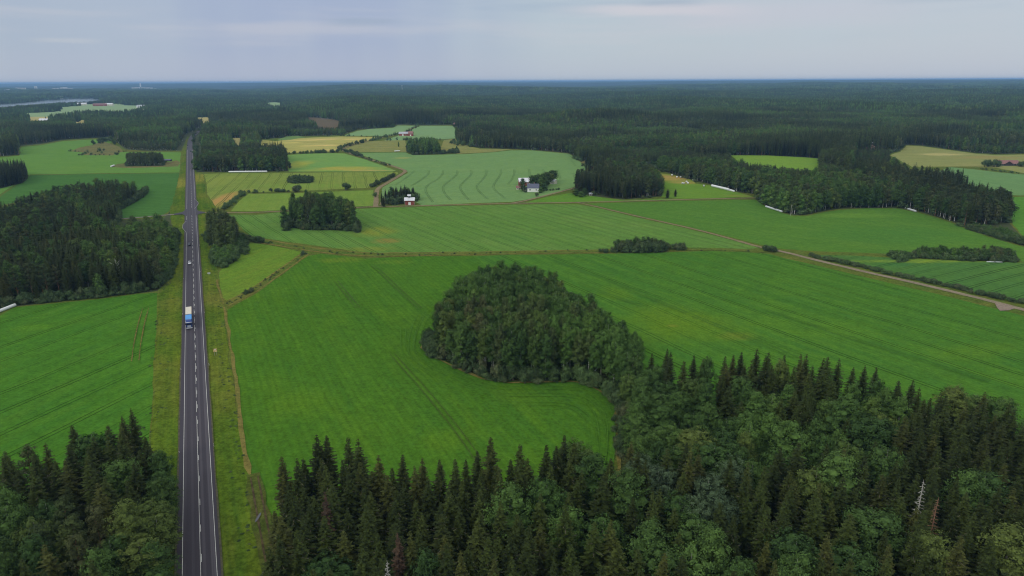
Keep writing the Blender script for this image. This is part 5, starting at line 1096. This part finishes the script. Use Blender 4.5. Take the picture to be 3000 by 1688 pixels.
# ------------------------------------------------------------------ the rest: one object of kind stuff for each kind
def gn_scatter(name, coll, P, I, Rz, Sc, label=None):
    me = bpy.data.meshes.new(name); me.from_pydata(P, [], [])
    a = me.attributes.new('idx', 'INT', 'POINT'); a.data.foreach_set('value', I)
    a = me.attributes.new('rot', 'FLOAT_VECTOR', 'POINT'); a.data.foreach_set('vector', np.array(Rz, 'f').ravel())
    a = me.attributes.new('scl', 'FLOAT_VECTOR', 'POINT'); a.data.foreach_set('vector', np.array(Sc, 'f').ravel())
    o = bpy.data.objects.new(name, me); COL.objects.link(o)
    g = bpy.data.node_groups.new(name, 'GeometryNodeTree')
    g.interface.new_socket('Geometry', in_out='INPUT', socket_type='NodeSocketGeometry'); g.interface.new_socket('Geometry', in_out='OUTPUT', socket_type='NodeSocketGeometry')
    N = g.nodes.new; Lk = g.links.new
    gi, go, ci, ip = N('NodeGroupInput'), N('NodeGroupOutput'), N('GeometryNodeCollectionInfo'), N('GeometryNodeInstanceOnPoints')
    ci.inputs['Collection'].default_value = coll; ci.inputs['Separate Children'].default_value = True; ci.inputs['Reset Children'].default_value = True
    ip.inputs['Pick Instance'].default_value = True
    def na(nm, dt): n = N('GeometryNodeInputNamedAttribute'); n.data_type = dt; n.inputs['Name'].default_value = nm; return n.outputs['Attribute']
    er = N('FunctionNodeEulerToRotation')
    Lk(na('rot', 'FLOAT_VECTOR'), er.inputs[0]); Lk(er.outputs[0], ip.inputs['Rotation']); Lk(na('scl', 'FLOAT_VECTOR'), ip.inputs['Scale']); Lk(na('idx', 'INT'), ip.inputs['Instance Index'])
    Lk(gi.outputs[0], ip.inputs['Points']); Lk(ci.outputs[0], ip.inputs['Instance']); Lk(ip.outputs[0], go.inputs[0])
    md = o.modifiers.new('scatter', 'NODES'); md.node_group = g
    tag(o, label, None, None, 'stuff'); return o
def source(name, meshes):
    c_ = bpy.data.collections.new(name)
    for i, me in enumerate(meshes): c_.objects.link(bpy.data.objects.new('%s.%03d' % (name, i+1), me))
    return c_
LBL = {'spruce_tree': 'dark spruces crowding the woods and the forest to the horizon', 'leafy_tree': 'green broadleaf trees filling out the woods', 'birch_tree': 'slender white stemmed birches among the woods', 'aspen_tree': 'round topped aspens filling the groves', 'pine_tree': 'pines with orange stems among the woods', 'bush': 'small bushes dotted along ditches and hedges'}
NAMES = {'spruce_tree': 'spruce_forest', 'leafy_tree': 'broadleaf_forest', 'birch_tree': 'birch_forest', 'pine_tree': 'pine_forest', 'aspen_tree': 'aspen_forest', 'bush': 'undergrowth'}
for k in SHAPES:
    sc_ = SCAT[k]; coll = source(k+'_shape', [m for _, m in sc_]); by = {l: [i for i, (q, _) in enumerate(sc_) if q == l] for l in 'nmf'}
    P, I, Rz, Sc = [], [], [], []; r = random.Random(3)
    for i in np.nonzero((kinds == k) & ~single)[0]:
        q = T_[i]; l = 'n' if pd[i] < 380 else 'm' if pd[i] < 1050 else 'f'
        P.append((q['x'], q['y'], float(tz[i])-.1)); I.append(r.choice(by[l])); Rz.append((0, 0, r.uniform(0, 6.28))); Sc.append((q['sx'], q['sx'], q['sz']))
    if k == 'bush':
        for (x, y, a, b) in und: P.append((x, y, -.1)); I.append(r.choice(by['n' if math.hypot(x, y) < 450 else 'm'])); Rz.append((0, 0, r.uniform(0, 6.28))); Sc.append((a, a, b))
    gn_scatter(NAMES[k], coll, P, I, Rz, Sc, LBL[k])
# farther than 2.3 km: patches of many low trees, then larger ones
def patch_mesh(seed, n, W_, hs, leaf, rad, col_share, segs):
    r = random.Random(seed); V, F, mi = [], [], []
    for i in range(n):
        x, y = r.uniform(-W_/2, W_/2), r.uniform(-W_/2, W_/2); h_ = r.uniform(*hs); lf = vnoise(x+seed*50, y, W_/3) > 1-col_share or r.random() < .12; k = len(V)
        R_ = rad*r.uniform(.7, 1.25)*(1.25 if lf else 1.); m = 1 if lf else 0
        prof = ((.1, .8), (.45, 1.), (.8, .6)) if lf else ((.05, .9), (.5, .62), (.85, .2))
        for pz, pr in prof:
            for j in range(segs):
                a = 6.283*j/segs+pz*3; V.append((x+math.cos(a)*R_*pr*r.uniform(.7, 1.25), y+math.sin(a)*R_*pr*r.uniform(.7, 1.25), h_*(pz+r.uniform(-.05, .05))))
        V.append((x, y, h_)); tp = len(V)-1
        for q in range(2):
            for j in range(segs): F.append((k+q*segs+j, k+q*segs+(j+1) % segs, k+(q+1)*segs+(j+1) % segs, k+(q+1)*segs+j)); mi.append(m)
        for j in range(segs): F.append((k+2*segs+j, k+2*segs+(j+1) % segs, tp)); mi.append(m)
    return quads_mesh('forest_patch', V, F, [M['spruce'], M['leafy']], mi)
def add_patches(name, r0, r1, cell, meshes, zs, seed, label):
    x, y, r = forest(r0, r1, cell, seed); keep = vnoise(x, y, 260) > .06; x, y = x[keep], y[keep]; z = height(x, y)
    px, py, d = PX(x, y, z+10); ok = (px > -150) & (px < 3150); x, y, z = x[ok], y[ok], z[ok]
    n = x.size; I = r.integers(0, len(meshes), n).tolist(); s = (.8+.45*vnoise(x, y, 300))
    gn_scatter(name, source(name+'_shape', meshes), np.stack([x, y, z-1.], 1).tolist(), I, [(0, 0, float(a)) for a in r.uniform(0, 6.28, n)], [(1., 1., float(q)*zs) for q in s], label)
add_patches('forest_canopy', 2300, 5200, 42, [patch_mesh(200+i, 42, 48, (9, 22), 1, 2.5, .3, 5) for i in range(5)], 1., 21, 'unbroken hazy forest a few kilometres away')
add_patches('forest_canopy', 5200, 11000, 95, [patch_mesh(300+i, 60, 108, (8, 24), 1, 5.6, .3, 5) for i in range(4)], 1., 22, 'blue hazy forest farther off')
add_patches('forest_canopy', 11000, 26000, 260, [patch_mesh(400+i, 60, 290, (8, 30), 1, 15., .3, 5) for i in range(3)], 1., 23, 'blue hazy forest at the horizon')

# ------------------------------------------------------------------ dead trees
def snag(px, py, hh, m, lab, needles=False, foot=False, conifer=True):
    g = G(px, py) if foot else G(px, py, hh); root = empty('dead_tree', (g[0], g[1], 0), rs.uniform(0, 6), lab, 'dead tree'); r = random.Random(px)
    MB().tube([(0, 0, 0), (.1, .1, hh*.5), (.2, 0, hh)], [.28, .18, .03], 6).build('trunk', m, root)
    mb = MB()
    n = 90 if conifer else 16
    for i in range(n):
        t_ = .15+.83*i/n if conifer else .3+.6*i/n; a = i*2.4+r.random(); L = (2.3*(1-t_)**.8+.25)*r.uniform(.7, 1.2) if conifer else r.uniform(2.2, 4.)
        x, y, z = .1, .05, hh*t_; dz = -.3 if conifer else .9
        p1 = (x+math.cos(a)*L*.5, y+math.sin(a)*L*.5, z+dz*L*.5); p2 = (x+math.cos(a+.2)*L, y+math.sin(a+.2)*L, z+dz*L*(.75 if conifer else 1.1))
        mb.tube([(x, y, z), p1, p2], [.06 if conifer else .12, .04 if conifer else .07, .012], 3, False)
        for s_ in (-.7, .7):
            mb.tube([p1, (p1[0]+math.cos(a+s_)*L*.4, p1[1]+math.sin(a+s_)*L*.4, p1[2]+dz*L*.3)], [.035, .01], 3, False)
    mb.build('branches', m, root)
    if needles:
        V, F, BV, BF = spruce_shape(px % 50, hh, 2.2, 34, 8, 2, .7, .35); quads = quads_mesh('crown', V[:-29] if False else V, F, [m]); o = bpy.data.objects.new('crown', quads); COL.objects.link(o); o.parent = root
snag(2707, 1404, 22, M['deadgrey'], 'bare grey dead spruce standing among green spruces at lower right')
snag(2748, 1456, 21, M['deadbrown'], 'dead spruce with rusty brown twigs just right of the grey one')
snag(1133, 1640, 20, M['deadgrey'], 'bleached dead spruce top at the bottom edge of the photo')
snag(335, 760, 15, M['deadgrey'], 'leafless grey dead tree with crooked limbs in the left wood', conifer=False)
snag(120, 1385, 12, M['deadgrey'], 'bare pale branched dead tree in the bottom left wood', conifer=False)
rust = leaf_mat('rusty needles', (.050, .034, .022), (.068, .044, .028), (.05, .045, .025))
for (px, py, hh, lab) in [(1161, 1560, 21, 'rust brown dying spruce in the bottom wood left of centre'), (954, 1440, 21.5, 'rust brown dying spruce near the left corner of the bottom wood')]:
    g = G(px, py, hh); root = empty('dying_spruce', (g[0], g[1], 0), 0, lab, 'spruce'); V, F, BV, BF = spruce_shape(px, hh, 1.9, 36, 8, 3, .9, .15)
    o = bpy.data.objects.new('crown', quads_mesh('dying_crown', V, F, [rust])); COL.objects.link(o); o.parent = root; trunk_mb(hh*.9, .2).build('trunk', M['bark'], root)

# ------------------------------------------------------------------ bales
def bale_shape(Rb=.62, L=1.22):
    mb = MB(); n = 16; prof = [(-L/2, Rb*.55), (-L/2+.03, Rb*.88), (-L/2+.12, Rb), (0, Rb*1.02), (L/2-.12, Rb), (L/2-.03, Rb*.88), (L/2, Rb*.55)]
    for x, rr in prof:
        for j in range(n): a = 6.283*j/n; mb.v.append((x, math.cos(a)*rr, Rb+math.sin(a)*rr*.97))
    for i in range(len(prof)-1):
        for j in range(n): mb.f.append((i*n+j, i*n+(j+1) % n, (i+1)*n+(j+1) % n, (i+1)*n+j)); mb.mi.append(0)
    mb.f += [tuple(range(n)), tuple(range((len(prof)-1)*n, len(prof)*n))[::-1]]; mb.mi += [0, 0]
    return mb
bm0 = bale_shape().build('hay_bale', M['plastic'], smooth=True); bale_me = bm0.data; bpy.data.objects.remove(bm0)
def bale(px, py, rz, lab, grp, s=1.): 
    g = G(px, py) if not isinstance(px, tuple) else px
    o = bpy.data.objects.new('hay_bale', bale_me); COL.objects.link(o); o.location = (g[0], g[1], .05); o.rotation_euler = (0, 0, rz); o.scale = (s, s, s); tag(o, lab, 'hay bale', grp)
for px, py, lab in [(1969, 515, 'lone white wrapped bale nearest the top of the mown field'), (1983, 521, 'left bale of the white pair near the wood edge'), (1994, 521, 'right bale of the white pair near the wood edge'), (2011, 535, 'upper bale of the loose group of four'), (1999, 539, 'leftmost bale of the loose group of four'),
                    (2004, 540, 'bale touching the leftmost one in the group of four'), (2015, 539, 'rightmost bale of the loose group of four'), (2031, 530, 'white bale tight against the dark wood corner'), (2062, 547, 'lone white bale between the group and the long bale tube')]:
    bale(px, py, px*.7, lab, 'white bales on the mown hay field', 1.45)
a0, a1 = G(-14, 921), G(42, 899); n = 15
for i in range(n):
    k = i/(n-1); bale((a0[0]+(a1[0]-a0[0])*k, a0[1]+(a1[1]-a0[1])*k), 0, math.atan2(a1[1]-a0[1], a1[0]-a0[0]), 'white wrapped bale in the row on the left field edge, ' + ('end bale of the row' if i == n-1 else 'in the inner end half' if i > 6 else 'towards the photo edge'), 'row of white bales at the left field edge', 1.25)
def tube_row(px0, px1, lab, rad=.85, m=None):
    a, b = Vector((*G(*px0), 0)), Vector((*G(*px1), 0)); L = (b-a).length; d = (b-a)/L; n = max(2, int(L/1.25)); pts, rr = [a+Vector((0, 0, rad))], [rad*.5]
    for i in range(n):
        for f_, k in ((.08, .93), (.5, 1.), (.92, .93)): pts.append(a+d*(L*(i+f_)/n)+Vector((0, 0, rad*.95))); rr.append(rad*k)
    pts.append(b+Vector((0, 0, rad))); rr.append(rad*.5)
    o = MB().tube([p-a for p in pts], rr, 10).build('bale_tube', m or M['plastic'], smooth=True); o.location = a; tag(o, lab, 'hay bales', 'long wrapped bale tubes')
tube_row((670, 505.5), (783, 504.5), 'very long straight white bale tube along the wood edge right of the highway', .95)
tube_row((2085, 547), (2135, 559), 'long white bale tube in the mown hay field', 1.25); tube_row((2138, 559.5), (2151, 563), 'short white bale tube just beyond the long one in the mown field', .95)
tube_row((2243, 607), (2291, 622.5), 'slanting grey white bale tube at the left corner of the eastern wood', .8, M['plastic2']); tube_row((2652, 612), (2683, 621.5), 'short grey white bale tube below the right part of the eastern wood', .8, M['plastic2'])
tube_row((1156, 444.5), (1172, 443.5), 'small white bale tube on the olive meadow by the far copse', .9); tube_row((2398, 470), (2407, 474), 'white bale tube at the corner of the hidden bright field', 1.3); tube_row((326, 490), (335, 487), 'small white bale tube in the green field left of the highway', 1.1)
tube_row((2890, 768.5), (2937, 769.5), 'flat pale wrapped tube at the foot of the scrubby belt', .3, M['plastic2'])

# ------------------------------------------------------------------ vehicles
hd = math.atan2(dr.y, dr.x)        # driving away; oncoming = hd + pi
def wheel(root, x, y, r_=.33, w_=.22):
    t_ = MB().tube([(x, y-w_/2, r_), (x, y+w_/2, r_)], [r_, r_], 14).build('wheel', M['black'], root, smooth=False)
    MB().tube([(x, y-w_/2-.01, r_), (x, y+w_/2+.01, r_)], [r_*.55, r_*.55], 10).build('rim', M['wire'], t_)
def car(px, py, toward, paint_m, lab, off=None):
    s = s_of(px, py); o_ = off_of(px, py) if off is None else off; p = R(s, o_)
    root = empty('car', (p[0], p[1], .61), hd+(math.pi if toward else 0), lab, 'car', 'vehicles on the highway')
    # x forward; origin under the middle of the car
    def loft(sec):      # sections (x, half width bottom, half width top, z bottom, z top)
        mb = MB()
        for (x, wb, wt, zb, zt) in sec: mb.v += [(x, -wb, zb), (x, wb, zb), (x, wb*1.02, (zb+zt)/2+.05), (x, wt, zt), (x, -wt, zt), (x, -wb*1.02, (zb+zt)/2+.05)]
        for i in range(len(sec)-1):
            for j in range(6): mb.f.append((6*i+j, 6*i+(j+1) % 6, 6*i+6+(j+1) % 6, 6*i+6+j))
        mb.f += [(5, 4, 3, 2, 1, 0), tuple(6*(len(sec)-1)+j for j in range(6))]; mb.mi = [0]*len(mb.f); return mb
    bd = loft([(-2.25, .72, .66, .38, .78), (-2.1, .86, .78, .25, .92), (-1.2, .91, .82, .22, .95), (.9, .91, .82, .22, .93), (1.9, .86, .74, .25, .82), (2.22, .68, .58, .34, .66)]).build('body', paint_m, root)
    loft([(-1.95, .76, .70, .90, .93), (-1.3, .79, .62, .90, 1.38), (.1, .79, .62, .90, 1.41), (1.0, .78, .72, .88, .93)]).build('windows', M['glass'], root)
    loft([(-1.22, .64, .60, 1.37, 1.41), (-.5, .66, .61, 1.38, 1.45), (.1, .64, .60, 1.39, 1.44)]).build('roof', paint_m, root)
    for x in (-1.35, 1.4):
        for y in (-.80, .80): wheel(root, x, y)
    for y in (-.55, .55): MB().box((2.13, y, .62), (.12, .3, .12)).build('headlight', M['whiteroof'], root); MB().box((-2.2, y, .72), (.08, .3, .12)).build('taillight', M['red'], root)
    return root
cw = plain('white car paint', (.80, .80, .80), .25, .5, .02); cdk = plain('dark car paint', (.025, .028, .035), .25, .5, .1); cg = plain('grey car paint', (.08, .085, .10), .25, .5, .1)
car(556.2, 775.5, True, cw, 'white car coming towards the camera on the highway behind the truck'); car(555, 721.5, True, cdk, 'dark car following the white car')
car(558.6, 445.3, False, cdk, 'dark car in the right hand lane far down the highway'); car(550.2, 436, True, cg, 'first of two small dark oncoming cars far down the highway'); car(550.4, 428.3, True, cdk, 'second of two small dark oncoming cars, farther one')
# truck with trailer
s0 = s_of(556.3, 969); ox = off_of(556.3, 969); p = R(s0, ox)
tk = empty('truck', (p[0], p[1], .61), hd+math.pi, 'truck with dark blue cab, light blue box and long cream trailer on the highway', 'truck')
blue = plain('light blue tarpaulin', S(84, 150, 208, 1.), .6, .3, .07); dblue = plain('dark blue cab paint', (.015, .045, .19), .3, .5, .1); creamt = plain('cream trailer roof', (.62, .57, .46), .6, .3, .05); bluep = plain('blue steel', (.02, .10, .36), .5, .4, .1)
# x = 0 front bumper, going backwards in -x
MB().box((-1.15, 0, 2.25), (2.1, 2.46, 2.5)).build('cab', dblue, tk, bevel=.12)
MB().add([(-.35, -1.2, 3.5), (-.35, 1.2, 3.5), (-2.2, 1.2, 3.5), (-2.2, -1.2, 3.5), (-1.1, -1.1, 3.95), (-1.1, 1.1, 3.95), (-2.2, 1.1, 4.0), (-2.2, -1.1, 4.0)], [(0, 1, 5, 4), (4, 5, 6, 7), (1, 2, 6, 5), (3, 0, 4, 7), (2, 3, 7, 6)]).build('roof_deflector', dblue, tk)
ws = MB().add([(-.02, -1.12, 2.15), (-.02, 1.12, 2.15), (-.2, 1.08, 3.15), (-.2, -1.08, 3.15), (-.12, -1.12, 2.15), (-.12, 1.12, 2.15), (-.3, 1.08, 3.15), (-.3, -1.08, 3.15)], [(0, 1, 2, 3), (0, 4, 5, 1), (3, 2, 6, 7), (1, 5, 6, 2), (0, 3, 7, 4)]).build('windscreen', M['glass'], tk)
MB().box((.12, 0, 3.28), (.5, 2.2, .12)).box((.05, -1.05, 3.2), (.4, .3, .12), .3).box((.05, 1.05, 3.2), (.4, .3, .12), -.3).build('sun_visor', M['whiteroof'], tk)
gr_ = MB().box((0, 0, 1.45), (.16, 1.5, .8)).build('grille', M['greyroof'], tk, bevel=.03)
bf = MB().box((-.02, 0, .65), (.3, 2.44, .55)).build('bumper', M['greyroof'], tk, bevel=.06)
for y in (-.98, .98): MB().box((.12, y, .8), (.1, .4, .26)).build('headlight', M['whiteroof'], tk); MB().box((-.15, y*1.36, 2.6), (.12, .3, .8)).build('mirror', M['dark'], tk)
MB().box((-5.6, 0, .95), (8.0, .9, .3)).build('chassis', M['dark'], tk)
MB().box((-5.9, 0, 2.55), (6.9, 2.55, 2.75)).build('cargo_box', bluep, tk, bevel=.03); MB().box((-5.9, 0, 3.96), (6.95, 2.5, .05)).box((-4.2, 0, 4.0), (.06, 2.4, .04)).box((-7.4, 0, 4.0), (.06, 2.4, .04)).build('box_roof', blue, tk)
MB().box((-9.9, 0, .95), (1.4, .2, .2)).build('drawbar', M['dark'], tk)
MB().box((-15.6, 0, .95), (10., .9, .3)).build('trailer_frame', M['dark'], tk)
MB().box((-15.9, 0, 2.55), (11.4, 2.55, 2.75)).build('trailer', plain('brown red trailer side', (.20, .11, .10), .6, .3, .1), tk, bevel=.03); MB().box((-15.9, 0, 3.96), (11.45, 2.5, .05)).build('trailer_roof', creamt, tk)
for x in (-1.1, -6.6, -7.9, -11.6, -12.9, -18.2, -19.5):
    for y in (-1.12, 1.12): wheel(tk, x, y, .5, .3)

# ------------------------------------------------------------------ road furniture
g = G(632.5, 1043); rt = empty('road_sign', (g[0], g[1], 0), hd-math.pi/2+.03, 'square yellow white road sign on two steel posts beside the highway', 'sign')
MB().tube([(-.42, 0, 0), (-.42, 0, 2.9)], [.04, .04], 6).build('post', M['wire'], rt); MB().tube([(.42, 0, 0), (.42, 0, 2.9)], [.04, .04], 6).build('post', M['wire'], rt)
MB().box((0, -.06, 2.45), (1.35, .05, 1.35)).build('sign_panel', plain('yellowish sign face', S(226, 198, 140, 1.), .5, .3, .08), rt)
MB().tube([(0, -.09, 2.75), (0, -.1, 2.75)], [.24, .24], 14).build('pale_disc', M['white'], rt); MB().box((-.46, -.09, 2.85), (.3, .02, .4)).box((.46, -.09, 2.85), (.3, .02, .4)).box((-.3, -.09, 2.15), (.26, .02, .3)).box((.28, -.09, 2.2), (.3, .02, .16)).build('symbol', plain('brown sign print', S(150, 96, 60, 1.), .5, .3), rt)
g = G(613, 808); rt = empty('road_sign', (g[0], g[1], 0), hd-math.pi/2, 'small white signboard on thin posts in the verge opposite the white car', 'sign')
MB().tube([(-.4, 0, 0), (-.4, 0, 1.9)], [.035, .035], 6).build('post', M['wire'], rt); MB().tube([(.4, 0, 0), (.4, 0, 1.9)], [.035, .035], 6).build('post', M['wire'], rt); MB().box((0, -.05, 1.55), (1.5, .05, .7)).build('sign_panel', M['plastic2'], rt)
posts = [(613, 1072, 'right verge, just below the truck'), (627, 1310, 'right verge, lower'), (531, 1088, 'left verge, below the truck'), (526, 1332, 'left verge, lower'), (536, 925, 'left verge, beside the truck'), (599, 920, 'right verge, beside the truck'), (588, 800, 'right verge, near the white car'), (538, 820, 'left verge, near the white car'), (585, 722, 'right verge, near the birch group'), (579, 645, 'right verge, near the junction')]
for px, py, lab in posts:
    g = G(px, py); rt = empty('marker_post', (g[0], g[1], 0), hd, 'thin white roadside marker post, '+lab, 'marker post', 'white marker posts along the highway')
    MB().box((0, 0, .55), (.12, .12, 1.1)).build('post', M['white'], rt); MB().box((0, 0, .85), (.125, .125, .2)).build('reflector', M['black'], rt)
def upole(px, py, hh, lab):
    g = G(px, py); rt = empty('utility_pole', (g[0], g[1], 0), .3, lab, 'utility pole', 'wooden utility poles')
    MB().tube([(0, 0, 0), (0, 0, hh)], [.16, .11], 7).build('pole', M['pole'], rt); MB().box((0, 0, hh-.5), (1.6, .12, .14)).build('crossarm', M['pole'], rt)
for px, py, hh, lab in [(1124, 583, 8.5, 'pale utility pole among the farm copse spruces'), (1533, 562, 8, 'pale pole left of the white farmhouse'), (1172, 597, 6, 'short pole by the small red barn'), (1117, 603, 3, 'short white post at the mouth of the farm drive'), (2316, 632, 9, 'pale stem standing at the tip of the eastern wood')]: upole(px, py, hh, lab)
for px, py, hh, st in [(1723, 1108, 11, 'right'), (1650, 1100, 10, 'middle'), (1413, 1070, 9, 'left')]:       # pale birch stems on the grove edge
    g = G(px, py); rt = empty('birch_tree', (g[0], g[1], 0), 1., '%s bare white stemmed birch at the front edge of the oval grove' % st, 'birch')
    MB().tube([(0, 0, 0), (.1, 0, hh*.6), (.2, .1, hh+4)], [.24, .17, .08], 7).build('trunk', M['birchbark'], rt)
    V, F, L_ = leafy_shape(px, 17., 2.4, 8., 7, 'cone', 22, 16, .4, .6); o = bpy.data.objects.new('crown', quads_mesh('birch_crown_lone', V, F, [M['birch']])); COL.objects.link(o); o.parent = rt

# ------------------------------------------------------------------ air
hz = MB(); x, y0, y1, z0, z1 = 30000, -2600, 32000, -6, 121
hz.box((0, (y0+y1)/2, (z0+z1)/2), (2*x, y1-y0, z1-z0))
hm_ = bpy.data.materials.new('haze'); hm_.use_nodes = True; t = NT(hm_.node_tree); t.t.nodes.clear()
pv = t.n('ShaderNodeVolumePrincipled', {'Color': (.34, .62, 1., 1), 'Density': 6.6e-5, 'Anisotropy': .1}); ot = t.n('ShaderNodeOutputMaterial', {'Volume': pv.outputs[0]})
ho = hz.build('haze', hm_); tag(ho, kind='stuff'); hm_.volume_intersection_method = 'FAST' if hasattr(hm_, 'volume_intersection_method') else hm_.volume_intersection_method
